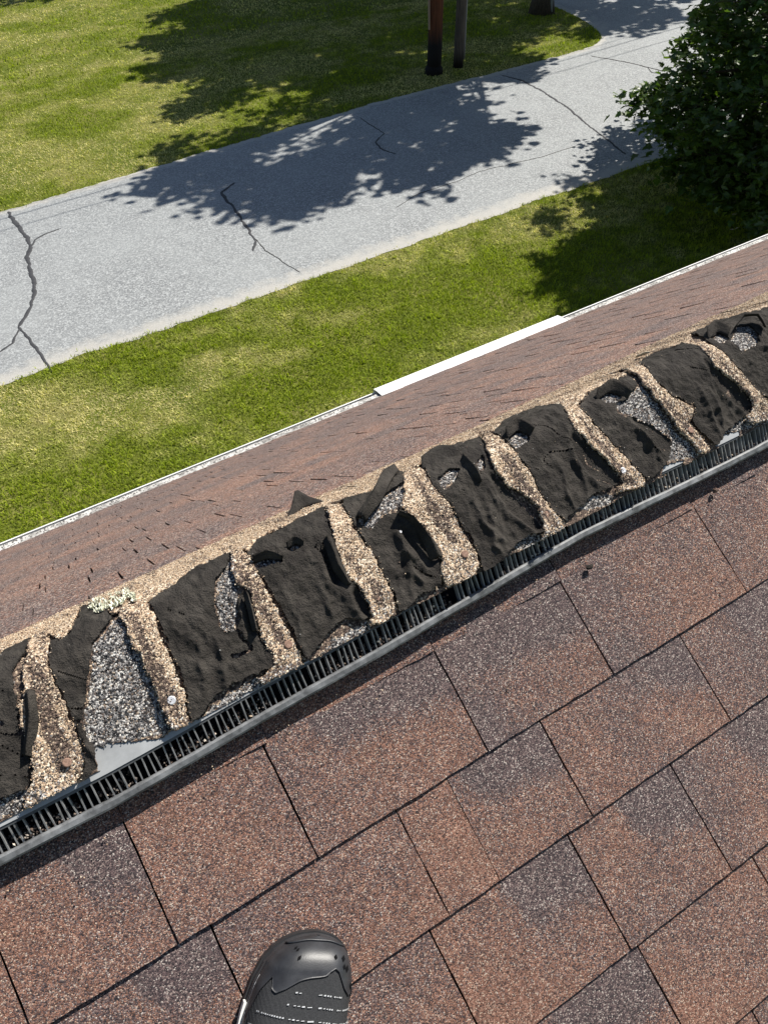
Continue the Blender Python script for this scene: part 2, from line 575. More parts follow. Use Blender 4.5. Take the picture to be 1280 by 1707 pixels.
def weedy(x, y): return off_road(x, y) & (fbm(x * 2.6, y * 2.6, 301, 3) > .60 - .10 * np.clip((y - 8.6), 0, 1))


grass_patch('weeds', -1.5, 13, 6.0, 9.9, 16000, .03, .075, .0105, weedy, -.45)

# ================================================================== HOUSE
house = empty('house', (2.5, float(APEX[1]), 0))
tag(house, 'house roof of brown and red asphalt shingles with a worn vented ridge and white gutter', 'house')
X0, X1 = -4.0, 11.5


def plane_quad(P, mat, name, parent):
    return link(name, raw_mesh(name, P, np.array([[0, 1, 2, 3]]), mat), parent)


NEAR_LOW = -4.0
b = MB()
b.hexa(np.concatenate([near([X0, X1, X1, X0], [NEAR_LOW, NEAR_LOW, A_APEX, A_APEX], -.06), near([X0, X1, X1, X0], [NEAR_LOW, NEAR_LOW, A_APEX, A_APEX], -.002)]))
near_slope = b.build('roof_slope', M_DECK, house)
b = MB()
b.hexa(np.concatenate([far([X0, X1, X1, X0], [0, 0, EAVE_D, EAVE_D], -.06), far([X0, X1, X1, X0], [0, 0, EAVE_D, EAVE_D], -.002)]))
far_slope = b.build('roof_slope', M_DECK, house)


def shingle_np(x0, x1, v0, v1, hl, ht, gap, nx, nv, surf, seed, tone, flip=False, patch=None):
    """one tab between x0..x1, butt at v0, tucked top at v1; returns verts, quads, tone"""
    a, c = x0 + gap / 2, x1 - gap / 2
    U = np.linspace(0, 1, nx + 1); W = np.linspace(0, 1, nv + 1)
    uu, ww = np.meshgrid(U, W)
    X = a + (c - a) * uu; Vv = v0 + (v1 - v0) * ww
    jag = .0022 * (fbm(X * 60, X * 0 + seed, seed) - .5)
    Vv = Vv + jag * (1 - ww) * (1 if v1 > v0 else -1)
    X = X + .0016 * (fbm(Vv * 60, Vv * 0 + seed, seed + 3) - .5) * (np.abs(uu - .5) > .49)
    if isinstance(hl, tuple): hl = hl[0] + (hl[1] - hl[0]) * np.clip(uu * 1.9 - .9, 0, 1)
    H = hl + (ht - hl) * ww + .0016 * (fbm(X * 14, Vv * 14, seed + 9) - .5) * 2 * (1 - ww)
    top = surf(X, Vv, H).reshape(-1, 3)
    # rim going down
    m = (nx + 1); tot = m * (nv + 1)
    I = np.arange(tot).reshape(nv + 1, m)
    ring = np.concatenate([I[0, :], I[1:, -1], I[-1, -2::-1], I[-2:0:-1, 0]])
    low = surf(X.ravel()[ring], Vv.ravel()[ring], np.maximum(H.ravel()[ring] - .0045, -.001))
    n = len(ring); J = tot + np.arange(n)
    q1 = np.stack([I[:-1, :-1], I[:-1, 1:], I[1:, 1:], I[1:, :-1]], -1).reshape(-1, 4)
    r2 = np.roll(ring, -1); J2 = np.roll(J, -1)
    q2 = np.stack([ring, J, J2, r2], -1)
    if flip: q1 = q1[:, ::-1]; q2 = q2[:, ::-1]
    tl, tr, bl, br = tone
    T = (bl * (1 - uu) + br * uu) * (1 - ww) + (tl * (1 - uu) + tr * uu) * ww
    if patch:
        T = T - .75 * np.clip((uu - patch + .03 * np.sin(ww * 9)) / .05, 0, 1) * np.clip((ww - .30 - .25 * (1 - uu)) / .3, 0, 1)
    T = T.ravel()
    return np.concatenate([top, low]), np.concatenate([q1, q2]), np.concatenate([T, T[ring]])


# near slope: course butts (v) and the joints between tabs (x), as they lie on this roof
V_C = [-.034, -.1766, -.3115, -.4654, -.607, -.75, -.893]
J_C = {0: [-.62, -.42, -.232, -.073, .104, .3425, .554, .808, .945, 1.22, 1.45, 1.7],
       1: [-.62, -.42, -.232, -.075, .097, .342, .552, .811, 1.03, 1.22, 1.45, 1.7],
       2: [-.60, -.45, -.27, -.038, .204, .278, .425, .676, .90, 1.12, 1.38, 1.6],
       3: [-.58, -.38, -.20, -.03, .175, .384, .561, .77, .99, 1.2, 1.4],
       4: [-.5, -.27, -.06, .165, .396, .60, .83, 1.04, 1.3],
       5: [-.4, -.16, .05, .26, .49, .70, .90, 1.15],
       6: [-.35, -.1, .14, .33, .55, .80, 1.0]}
# warm share at the tab's corners: upper left, upper right, lower left, lower right
TONE = {(1, -.232): (.75, .15, .8, .62), (1, -.075): (.6, .2, .65, .45), (1, .097): (.05, .35, .45, .75),
        (1, .342): (.12, .28, .05, .8), (1, .552): (.1, .3, .1, .85), (1, .811): (.25, .4, .45, .6), (1, -.42): (.7, .6, .8, .9),
        (2, -.038): (.15, .35, .5, .75), (2, .204): (.62, .7, .66, .72), (2, .278): (.1, .15, .62, .6), (2, -.27): (.1, .3, .6, .7),
        (2, .425): (.6, .05, .6, .68), (2, .676): (.1, .2, .35, .5), (3, .175): (.62, .0, .85, .6),
        (3, .384): (.5, .1, .45, .65), (3, .561): (.1, .2, .45, .5), (3, -.03): (.1, .25, .4, .55), (4, .165): (.05, .1, .3, .45),
        (4, .396): (.55, .6, .8, .8), (4, .6): (.5, .55, .7, .7), (0, .945): (.3, .3, .3, .3)}
PATCH = {(3, .175): .48, (3, .384): .45, (4, .165): .42, (2, .278): .14, (2, .676): .4, (2, .425): .7, (1, .097): .25, (3, .561): .5, (1, -.232): .55, (1, .342): .1, (2, -.27): .6}
n_sh = 0
for ci, xs_ in J_C.items():
    vlow = V_C[ci]; vtop = (V_C[ci - 1] + .022) if ci else .045
    for a, c in zip(xs_[:-1], xs_[1:]):
        tone = TONE.get((ci, a), tuple(random.uniform(.1, .75) for _ in range(4)))
        tone = tuple(v * .95 - .12 for v in tone)
        gp = .0010 if (ci, c) == (2, .278) else .0024
        x_a = a - (.0007 if (ci, a) == (2, .278) else 0)
        hl = .0076 + (random.uniform(-.0010, .0012) if ci != 2 else 0)
        v, q, t = shingle_np(x_a, c, vlow, vtop, hl if ci else (.0032, .0066), .0026, gp, 22, 16, near, 100 + n_sh, tone, False, PATCH.get((ci, a)))
        link('shingle', raw_mesh('shingle', v, q, M_SHINGLE, False, {'tone': t}), near_slope)
        n_sh += 1
vv, qq, tt, off = [], [], [], 0
vl = -.893
while vl > NEAR_LOW + .2:                       # the courses below the picture, down to the near eave
    vt = vl; vl = vl - .143; x = -3.9 + random.uniform(0, .2)
    while x < 11.2:
        w_ = random.uniform(.16, .26)
        v, q, t = shingle_np(x, x + w_, vl, vt + .022, .008, .0026, .003, 1, 1, near, 5, tuple(random.uniform(0, .6) for _ in range(4)))
        vv.append(v); qq.append(q + off); tt.append(t); off += len(v); x += w_
for ci, xs_ in J_C.items():                     # and the same courses to both sides of it
    vlow = V_C[ci]; vtop = (V_C[ci - 1] + .022) if ci else .045
    for lo, hi in ((-3.9, xs_[0]), (xs_[-1], 11.2)):
        x = lo
        while x < hi - .02:
            w_ = min(random.uniform(.16, .26), hi - x)
            v, q, t = shingle_np(x, x + w_, vlow, vtop, .008, .0026, .003, 2, 2, near, 5, tuple(random.uniform(0, .6) for _ in range(4)))
            vv.append(v); qq.append(q + off); tt.append(t); off += len(v); x += w_
o = link('shingle_field', raw_mesh('shingle_field', np.concatenate(vv), np.concatenate(qq), M_SHINGLE, False, {'tone': np.concatenate(tt)}), near_slope)
o['kind'] = 'stuff'

# far slope
cand = []
d0 = .055
row = 0
while d0 < EAVE_D - .02:
    d1 = min(d0 + .143, EAVE_D + .012)
    x = X0 + random.uniform(0, .2); rowtone = random.uniform(.10, .28)
    while x < X1 - .1:
        w_ = random.choice([.06, .08, .1, .13, .16, .2])
        thick = random.random() < .5
        cand.append((x, min(x + w_, X1), d0, d1, 0.0082 if thick else .0066, row * 1000 + len(cand), rowtone + random.uniform(-.12, .22)))
        x += w_
    d0 += .143; row += 1


def seen(c):
    px, py, z = project(far((c[0] + c[1]) / 2, (c[2] + c[3]) / 2))
    if px < -60 or px > 1340: return 1e9
    return float(z)


cand.sort(key=seen)
vv, qq, tt, off = [], [], [], 0
for i, (a, c, da, db, hl, sd, tn) in enumerate(cand):
    single = i < 240
    tone = tuple(tn + random.uniform(-.16, .16) for _ in range(4))
    v, q, t = shingle_np(a, c, db, da - .02, hl + random.uniform(-.0006, .0008), .003, random.choice([.0015, .003, .0035, .0042, .005]), 4 if single else 1, 3 if single else 1, far, sd % 997, tone, True)
    if single:
        link('shingle', raw_mesh('shingle', v, q, M_SHINGLE2, False, {'tone': t}), far_slope)
    else:
        vv.append(v); qq.append(q + off); tt.append(t); off += len(v)
o = link('shingle_field', raw_mesh('shingle_field', np.concatenate(vv), np.concatenate(qq), M_SHINGLE2, False, {'tone': np.concatenate(tt)}), far_slope)
o['kind'] = 'stuff'

# walls, fascia, gutter
EP = far(0.0, EAVE_D)
NP = near(0.0, NEAR_LOW)
wl = MB()
yw0, yw1 = NP[1] + .35, EP[1] - .3
zt0 = NP[2] + .35 * math.tan(S1) - .1; zt1 = EP[2] + .3 * math.tan(S2) - .1
za = APEX[2] - .12
for xa, xb in ((X0 + .3, X0 + .45), (X1 - .45, X1 - .3)):
    P = [(xa, yw0, 0), (xa, yw1, 0), (xa, yw1, zt1), (xa, APEX[1], za), (xa, yw0, zt0)]
    Q = [(xb, y, z) for _, y, z in P]
    wl.add(P + Q, q=[(0, 5, 6, 1), (1, 6, 7, 2), (2, 7, 8, 3), (3, 8, 9, 4), (4, 9, 5, 0), (0, 1, 2, 4), (5, 9, 7, 6)], t=[(2, 3, 4), (7, 9, 8)])
wl.box((X0 + .45, yw1 - .15, 0), (X1 - .45, yw1 - .002, zt1)); wl.box((X0 + .45, yw0 + .002, 0), (X1 - .45, yw0 + .15, zt0))
wl.build('wall', M_WALL, house)
f = MB(); f.box((X0, EP[1] - .05, EP[2] - .2), (X1, EP[1] - .018, EP[2] - .05)); f.build('fascia', M_WHITE, house)
f = MB(); f.box((X0, NP[1] + .0, NP[2] - .2), (X1, NP[1] + .03, NP[2] - .055)); f.build('fascia', M_WHITE, house)

gy0, gz0 = EP[1] - .012, EP[2] - .035
gt = MB()
prof = [(0, .0), (0, -.1), (.035, -.12), (.085, -.12), (.098, -.075), (.118, -.03), (.118, .004), (.110, .004), (.110, -.03), (.09, -.072), (.08, -.112), (.04, -.112), (.008, -.095), (.008, .0)]
n_ = len(prof)
gt.add([(X0 - .02, gy0 + a, gz0 + c) for a, c in prof] + [(X1 + .02, gy0 + a, gz0 + c) for a, c in prof], q=[(i, (i + 1) % n_, n_ + (i + 1) % n_, n_ + i) for i in range(n_)])
gutter = gt.build('gutter', M_WHITE, house)
# joint positions along the eave where the plain cover starts and ends
d = pray(np.array([634., 940.]), np.array([662., 536.])); tq = (gz0 + .01 - CAM[2]) / d[:, 2]
cx0, cx1 = (d * tq[:, None])[:, 0]


def guard_mat():
    t = NT('debris_filled_mesh', .7, .35)
    p = t.pos(); v = t.vor(p, 140); n = t.noise(p, 14, 4, .65)
    c = t.ramp(n, [(.34, (.20, .19, .175)), (.5, (.50, .49, .46)), (.7, (.72, .71, .68))])
    sep = t.n('ShaderNodeSeparateColor'); t.l(v.outputs['Color'], sep.inputs[0])
    c = t.mix(t.math('GREATER_THAN', sep.outputs[0], .72), c, (.13, .12, .11))
    t.color(c); t.bump(sep.outputs[1], .7, .004)
    return t.m


M_GUARD = guard_mat()
for xa, xb in ((X0, cx0 - .003), (cx1 + .003, X1)):
    m_ = int((xb - xa) / .03); gx = np.linspace(xa, xb, m_)
    rows = []
    for fy, dz in ((-.012, .004), (.02, .010), (.05, .008), (.085, .004), (.109, .006)):
        rows.append(np.stack([gx, gy0 + .012 + fy * .62 + .004 * (fbm(gx * 9, gx * 0 + fy * 50, 6) - .5), gz0 + dz + .012 + .007 * (fbm(gx * 14, gx * 0 + fy * 70, 44) - .5)], 1))
    I = np.arange(5 * m_).reshape(5, m_)
    q = np.stack([I[:-1, :-1], I[:-1, 1:], I[1:, 1:], I[1:, :-1]], -1).reshape(-1, 4)
    link('gutter_guard', raw_mesh('gutter_guard', np.concatenate(rows), q, M_GUARD), gutter)
cv = MB()
cpr = [(-.02, .030), (.02, .034), (.09, .031), (.124, .024), (.130, .010), (.130, -.02), (.127, -.02), (.126, .008), (.12, .019), (.09, .026), (.02, .029), (-.02, .025)]
n_ = len(cpr)
cv.add([(cx0, gy0 + a, gz0 + c) for a, c in cpr] + [(cx1, gy0 + a, gz0 + c) for a, c in cpr], q=[(i, (i + 1) % n_, n_ + (i + 1) % n_, n_ + i) for i in range(n_)])
for s_ in (0, n_):
    cv.q.append(np.array([(s_ + i, s_ + i + 1, s_ + n_ - 2 - i, s_ + n_ - 1 - i) for i in range(n_ // 2 - 1)]))
cv.build('gutter_cover', simple('bright_white_cover', (.86, .86, .84), .4, .4, 3, .04), gutter)

# ------------------------------------------------------------------ ridge vent
WX = [-1.0, -.2, -.07, .105, .285, .61, .94, 1.6]; WV = [-.006, -.0077, -.0104, -.0055, -.002, .008, -.0018, -.002]


def voff(x):
    return np.interp(x, WX, WV) + .002 * (fbm(np.asarray(x) * 9, np.asarray(x) * 0, 71) - .5)


vx = np.linspace(-1.2, 2.80, 240)


def sweep(profile, name, mat, parent, surf, smooth=False, xr=None, jit=0.0):
    X = vx if xr is None else xr
    rows = []
    for i, (v, h) in enumerate(profile):
        hh = h + jit * (fbm(X * 25, X * 0 + i * 3.1, 90 + i) - .5) + 0 * X
        rows.append(surf(X, v + voff(X), hh))
    n = len(profile); m = len(X)
    I = np.arange(n * m).reshape(n, m)
    q = np.stack([I[:-1, :-1], I[:-1, 1:], I[1:, 1:], I[1:, :-1]], -1).reshape(-1, 4)
    ql = np.stack([I[-1, :-1], I[-1, 1:], I[0, 1:], I[0, :-1]], -1)
    ends = [I[:, 0][::-1], I[:, -1]]
    me = raw_mesh(name, np.concatenate(rows), np.concatenate([q, ql]), mat, smooth)
    return link(name, me, parent)


# body: the bent plastic sheet under the caps
wprof = np.concatenate([[.0300, .0305], np.linspace(.05, VB, 4), np.linspace(VB, WE, 9)[1:], [W_END - .02, W_END, W_END]])
hprof = np.concatenate([[-.012, 0], np.zeros(4), np.zeros(8), [0, 0, -.027]])
rows = []
for w_, h_ in zip(wprof, hprof):
    rows.append(cap_surf(vx, w_ + (voff(vx) if w_ < .06 else 0 * vx), h_ + 0 * vx)[0])
m = len(vx); I = np.arange(len(rows) * m).reshape(-1, m)
q = np.stack([I[:-1, :-1], I[:-1, 1:], I[1:, 1:], I[1:, :-1]], -1).reshape(-1, 4)
M_VENTTOP = simple('vent_top_plastic', (.33, .34, .345), .45, .5, 30, .25)
vent = link('ridge_vent', raw_mesh('ridge_vent', np.concatenate(rows), q, M_VENTTOP), house)
sweep([(.006, .009), (.027, .009), (.034, .030), (.034, .004), (.006, .004)], 'vent_cavity', M_CAVITY, vent, near)
sweep([(-.0045, .0215), (-.0055, .0235), (-.0035, .0255), (.002, .0268), (.0045, .0258), (.0055, .0225), (.0055, .009), (.0025, .009), (.0025, .0225)], 'vent_lip', M_LIP, vent, near, False, None, .0026)
sweep([(.0275, .0310), (.0275, .0350), (.0320, .0362), (.0320, .0310)], 'vent_rail', M_PLASTIC, vent, near)
rib = None
xr = -.5; k = 0
while xr < 1.62:
    if 733 < project(near(xr, .02, .02))[0] < 752:          # the broken stretch of the grille
        xr += .0081; continue
    wr = .00105
    a, c = .0055, .0278
    ha, hb = .0235, .0350
    if rib is None:
        P = [(-wr, a, ha - .008), (wr, a, ha - .008), (wr, c, hb - .008), (-wr, c, hb - .008), (-wr * .7, a, ha), (wr * .7, a, ha), (wr * .7, c, hb), (-wr * .7, c, hb)]
        P = [near(x, v, h) - near(0., 0., 0.) for x, v, h in P]
        bb = MB(); bb.hexa(P); rib = bb.mesh('vent_rib', M_RIB)
    o = link('vent_rib', rib, vent)
    o.location = Vector(near(xr + random.uniform(-.0007, .0007), float(voff(xr)), random.uniform(-.0006, .0004)))
    o.rotation_euler = (0, random.uniform(-.05, .05), random.uniform(-.05, .05))
    xr += .0081; k += 1

# ------------------------------------------------------------------ ridge caps
def C3(*p): return [(x / 2.845, 860 + y / 2.845) for x, y in p]
def C4(*p): return [(360 + x / 2.783, 760 + y / 2.783) for x, y in p]
def C5(*p): return [(760 + x / 2.4615, 500 + y / 2.4615) for x, y in p]
def IM(*p): return list(p)


def XW(pts):
    a = np.array(pts, float); x, w = cap_xw(a[:, 0], a[:, 1]); return list(zip(x, w))


# tan granule strips, one along the butt of each cap
T_P = [C3((185, 560), (250, 600), (228, 680), (265, 800), (310, 880), (355, 990), (405, 1130), (392, 1225), (330, 1300), (240, 1360), (90, 1440), (130, 1300), (148, 1270), (145, 1120), (100, 990), (85, 880), (120, 860), (110, 760), (130, 660)),
       C3((560, 470), (700, 420), (735, 470), (790, 640), (880, 830), (900, 1000), (830, 1015), (800, 1020), (760, 900), (690, 720), (610, 580)),
       IM((392, 915), (416, 928), (425, 945), (440, 975), (470, 1030), (495, 1080), (508, 1110), (470, 1128), (440, 1142), (425, 1130), (455, 1112), (452, 1090), (436, 1070), (424, 1030), (414, 988), (396, 972), (386, 950)),
       C4((515, 235), (585, 235), (640, 330), (740, 480), (790, 590), (820, 640), (840, 730), (760, 790), (705, 790), (715, 740), (690, 660), (650, 600), (600, 560), (560, 450), (525, 330)),
       C4((880, 75), (950, 60), (1010, 150), (1080, 230), (1140, 330), (1190, 420), (1222, 500), (1200, 565), (1060, 620), (1040, 560), (1035, 460), (970, 360), (890, 270), (850, 235), (870, 180)),
       C5((110, 550), (160, 560), (240, 630), (290, 690), (330, 780), (380, 850), (445, 920), (410, 985), (330, 1005), (355, 950), (330, 860), (270, 800), (200, 760), (150, 690), (125, 620)),
       C5((430, 440), (490, 435), (560, 510), (640, 590), (700, 660), (772, 740), (765, 775), (660, 795), (640, 800), (680, 745), (620, 670), (530, 590), (470, 510)),
       C5((690, 295), (740, 262), (800, 325), (880, 395), (975, 440), (972, 485), (955, 505), (1045, 620), (1000, 635), (930, 560), (850, 460), (760, 350)),
       C5((960, 185), (1020, 178), (1120, 250), (1180, 320), (1240, 390), (1300, 430), (1300, 500), (1185, 520), (1180, 490), (1210, 440), (1190, 395), (1120, 330), (1050, 270))]
# sheets of bare black mat
B_P = [[C3((-90, 700), (0, 655), (178, 575), (120, 655), (60, 750), (84, 880), (98, 990), (143, 1115), (147, 1275), (90, 1310), (0, 1345), (-90, 1390))],
       [C3((240, 610), (340, 560), (375, 500), (385, 440), (470, 425), (545, 490), (500, 540), (440, 610), (425, 740), (395, 1010), (450, 1090), (467, 1190), (400, 1280), (345, 1310), (392, 1225), (405, 1130), (355, 990), (310, 880), (265, 800), (228, 680))],
       [IM((250, 1008), (262, 996), (285, 980), (312, 958), (350, 938), (388, 920), (380, 945), (360, 968), (358, 1000), (368, 1045), (376, 1057), (392, 1052), (398, 1030), (394, 1000), (402, 985), (414, 990), (424, 1032), (436, 1072), (454, 1092), (455, 1112), (425, 1124), (395, 1137), (360, 1160), (332, 1196), (318, 1212), (314, 1180), (304, 1130), (282, 1078), (264, 1035))],
       [C4((150, 455), (195, 400), (300, 345), (400, 295), (508, 240), (520, 320), (560, 440), (605, 570), (640, 600), (690, 660), (715, 745), (680, 765), (600, 755), (560, 780), (500, 855), (420, 945), (385, 900), (350, 800), (290, 690), (230, 590), (170, 520))],
       [C4((590, 210), (700, 178), (740, 160), (860, 80), (885, 80), (870, 130), (720, 225), (690, 240), (652, 305), (720, 340), (780, 270), (830, 260), (850, 240), (890, 270), (970, 360), (1035, 460), (1040, 600), (960, 640), (880, 715), (845, 725), (825, 640), (790, 590), (740, 480), (640, 330), (590, 250))],
       [IM((702, 775), (718, 762), (740, 750), (770, 740), (800, 730), (806, 745), (812, 770), (826, 796), (856, 824), (880, 850), (905, 880), (905, 888), (885, 892), (862, 905), (822, 946), (802, 960), (799, 935), (788, 905), (770, 880), (742, 840), (716, 805))],
       [C5((150, 550), (200, 498), (320, 448), (430, 440), (470, 510), (530, 590), (620, 670), (680, 745), (640, 775), (560, 800), (500, 855), (440, 915), (380, 850), (330, 780), (290, 690), (240, 630))],
       [C5((500, 440), (540, 385), (600, 318), (700, 312), (745, 345), (710, 400), (655, 430), (660, 470), (720, 480), (800, 510), (885, 575), (872, 655), (812, 720), (778, 748), (700, 660), (640, 590), (560, 510))],
       [C5((735, 262), (800, 228), (900, 192), (985, 192), (1050, 270), (1120, 330), (1190, 395), (1212, 445), (1180, 480), (1100, 545), (1065, 605), (1010, 555), (965, 500), (980, 440), (880, 395), (800, 325))],
       [C5((960, 142), (1080, 90), (1200, 58), (1290, 36), (1420, 0), (1560, 240), (1560, 400), (1310, 430), (1240, 390), (1180, 320), (1120, 250), (1030, 178))]]
# holes torn through the mat
H_P = {2: [], 3: [C4((178, 500), (215, 485), (300, 478), (312, 492), (250, 512), (190, 522)), C4((330, 440), (365, 412), (402, 420), (350, 446))],
       5: [IM((728, 802), (748, 784), (768, 782), (760, 800), (738, 816)), IM((795, 768), (803, 760), (806, 778), (800, 790))],
       6: [C5((208, 570), (250, 535), (290, 555), (300, 575), (240, 615))],
       7: [C5((580, 400), (620, 378), (690, 392), (650, 425), (610, 420))], 1: [], 0: [], 4: [], 8: [],
       9: [C5((1128, 170), (1150, 110), (1195, 100), (1235, 140), (1245, 175), (1170, 218), (1145, 195)), C5((1040, 160), (1080, 135), (1120, 160), (1085, 180))]}
# grey granules of the layer below, seen where the mat has gone
G_P = [C3((0, 800), (70, 760), (65, 800), (0, 815)), C3((-60, 1370), (90, 1310), (150, 1280), (260, 1340), (80, 1420), (-60, 1460)),
       C3((545, 480), (500, 545), (440, 615), (425, 800), (393, 1045), (450, 1100), (640, 1060), (840, 1015), (760, 900), (690, 720), (620, 600)),
       IM((392, 915), (362, 970), (358, 1005), (370, 1055), (394, 1055), (400, 980)), IM((330, 1200), (372, 1160), (430, 1130), (500, 1100), (510, 1115), (420, 1160)),
       C4((470, 930), (540, 850), (640, 800), (710, 770), (730, 800), (600, 870)), C4((720, 225), (880, 110), (870, 200), (850, 240), (780, 270), (720, 345), (650, 305)),
       C5((600, 400), (720, 375), (760, 350), (850, 460), (930, 560), (1010, 630), (960, 645), (870, 660), (885, 575), (800, 510), (700, 470), (640, 430)),
       C5((240, 1010), (280, 960), (340, 960), (440, 940), (400, 990), (300, 1030)), C5((500, 860), (560, 805), (660, 790), (640, 835), (580, 855)), C5((1095, 545), (1190, 480), (1300, 470), (1300, 505), (1190, 525))]
H_ALL = [h for v in H_P.values() for h in v]
# the dark gaps under lifted butts, left of each tan strip
D_P = {2: [IM((386, 990), (394, 990), (398, 1035), (390, 1050)), IM((407, 990), (415, 992), (426, 1060), (418, 1055))],
       3: [C4((488, 425), (508, 410), (545, 520), (570, 600), (540, 590)), C4((630, 640), (655, 600), (690, 660), (718, 745), (690, 740), (650, 700))],
       4: [C4((840, 330), (880, 330), (960, 400), (1035, 465), (1000, 525), (975, 520), (930, 450), (880, 390))],
       5: [C5((130, 705), (200, 760), (270, 800), (330, 860), (358, 930), (330, 955), (270, 915), (210, 860), (160, 780))],
       6: [C5((470, 540), (530, 600), (620, 675), (680, 745), (650, 768), (600, 762), (540, 715), (490, 640), (468, 580))],
       7: [C5((715, 480), (800, 512), (882, 575), (875, 610), (850, 632), (790, 585))],
       8: [C5((1005, 235), (1060, 285), (1130, 345), (1200, 405), (1205, 445), (1185, 465), (1140, 430), (1080, 370), (1040, 310))],
       9: [C5((1275, 140), (1300, 150), (1310, 200), (1280, 190))]}
PLASTIC_P = [IM((166, 1285), (158, 1246), (200, 1238), (262, 1232), (305, 1213), (310, 1230), (250, 1275)), C5((845, 720), (850, 685), (880, 668), (945, 655), (945, 700)), C5((1070, 600), (1085, 575), (1110, 548), (1165, 538), (1160, 580), (1100, 610))]
BROWN_P = [C3((150, 720), (205, 700), (225, 800), (280, 960), (330, 1080), (345, 1200), (300, 1230), (255, 1180), (230, 1080), (190, 960), (150, 830)), C3((620, 470), (655, 455), (690, 560), (760, 700), (840, 850), (850, 970), (800, 960), (740, 830), (690, 700)),
           C4((100, 540), (140, 540), (190, 640), (250, 740), (330, 860), (350, 900), (310, 900), (220, 760), (160, 660)), C4((690, 560), (770, 600), (780, 700), (740, 700)), C4((940, 160), (1000, 200), (1080, 300), (1120, 400), (1090, 410), (1000, 300)),
           C5((170, 620), (215, 640), (280, 720), (340, 820), (400, 910), (420, 945), (380, 930), (310, 820), (230, 740)), C5((500, 480), (560, 550), (640, 640), (700, 720), (740, 765), (690, 760), (620, 650), (540, 560)),
           C5((800, 370), (860, 420), (920, 470), (950, 510), (990, 580), (960, 570), (880, 480)), C5((1060, 240), (1120, 290), (1180, 370), (1230, 420), (1210, 425), (1130, 330))]
INNER = IM((-80, 1125), (-40, 1110), (0, 1092), (40, 1074), (62, 1060), (100, 1070), (122, 1050), (135, 1015), (150, 1010), (185, 1026), (240, 1012), (262, 996), (285, 980), (312, 958), (350, 938), (390, 918), (415, 922), (440, 893), (500, 866), (543, 842), (575, 834), (612, 824), (630, 812), (672, 790), (702, 775), (740, 750), (800, 730),
           (822, 720), (842, 702), (890, 682), (935, 678), (963, 676), (980, 656), (1004, 630), (1045, 626), (1062, 608), (1085, 592), (1125, 578), (1158, 577), (1150, 557), (1200, 537), (1248, 524), (1285, 514), (1340, 498), (1400, 475))
inn = XW(INNER)
inx = np.array([p[0] for p in inn]); inw = np.array([p[1] for p in inn])
srt = np.argsort(inx); inx = inx[srt]; inw = inw[srt]
T_P = [XW(p) for p in T_P]; B_P = [[XW(p) for p in L] for L in B_P]
H_P = {k: [XW(p) for p in L] for k, L in H_P.items()}; D_P = {k: [XW(p) for p in L] for k, L in D_P.items()}
G_P = [XW(p) for p in G_P] + [h for L in H_P.values() for h in L]
PLASTIC_P = [XW(p) for p in PLASTIC_P]; BROWN_P = [XW(p) for p in BROWN_P]
left_x = [min(p[0] for p in t) for t in T_P]
STEP = .0016


def blur(a, n):
    a = a.astype(float)
    for _ in range(n):
        p = np.pad(a, 1, mode='edge')
        a = (p[1:-1, 1:-1] * 2 + p[:-2, 1:-1] + p[2:, 1:-1] + p[1:-1, :-2] + p[1:-1, 2:]) / 6
    return a


def dist_in(mask, n):
    d = np.zeros(mask.shape); m = mask.copy()
    for _ in range(n):
        d += m
        p = np.pad(m, 1)
        m = m & p[:-2, 1:-1] & p[2:, 1:-1] & p[1:-1, :-2] & p[1:-1, 2:]
    return d


def grid(x0, x1, w0, w1):
    return np.meshgrid(np.arange(x0, x1, STEP) + STEP / 2, np.arange(w0, w1, STEP) + STEP / 2)


def rag(X, W, amp, seed):
    return X + amp * (fbm(X * 130, W * 130, seed, 4) - .5) * 2, W + amp * (fbm(X * 130 + 50, W * 130, seed + 5, 4) - .5) * 2


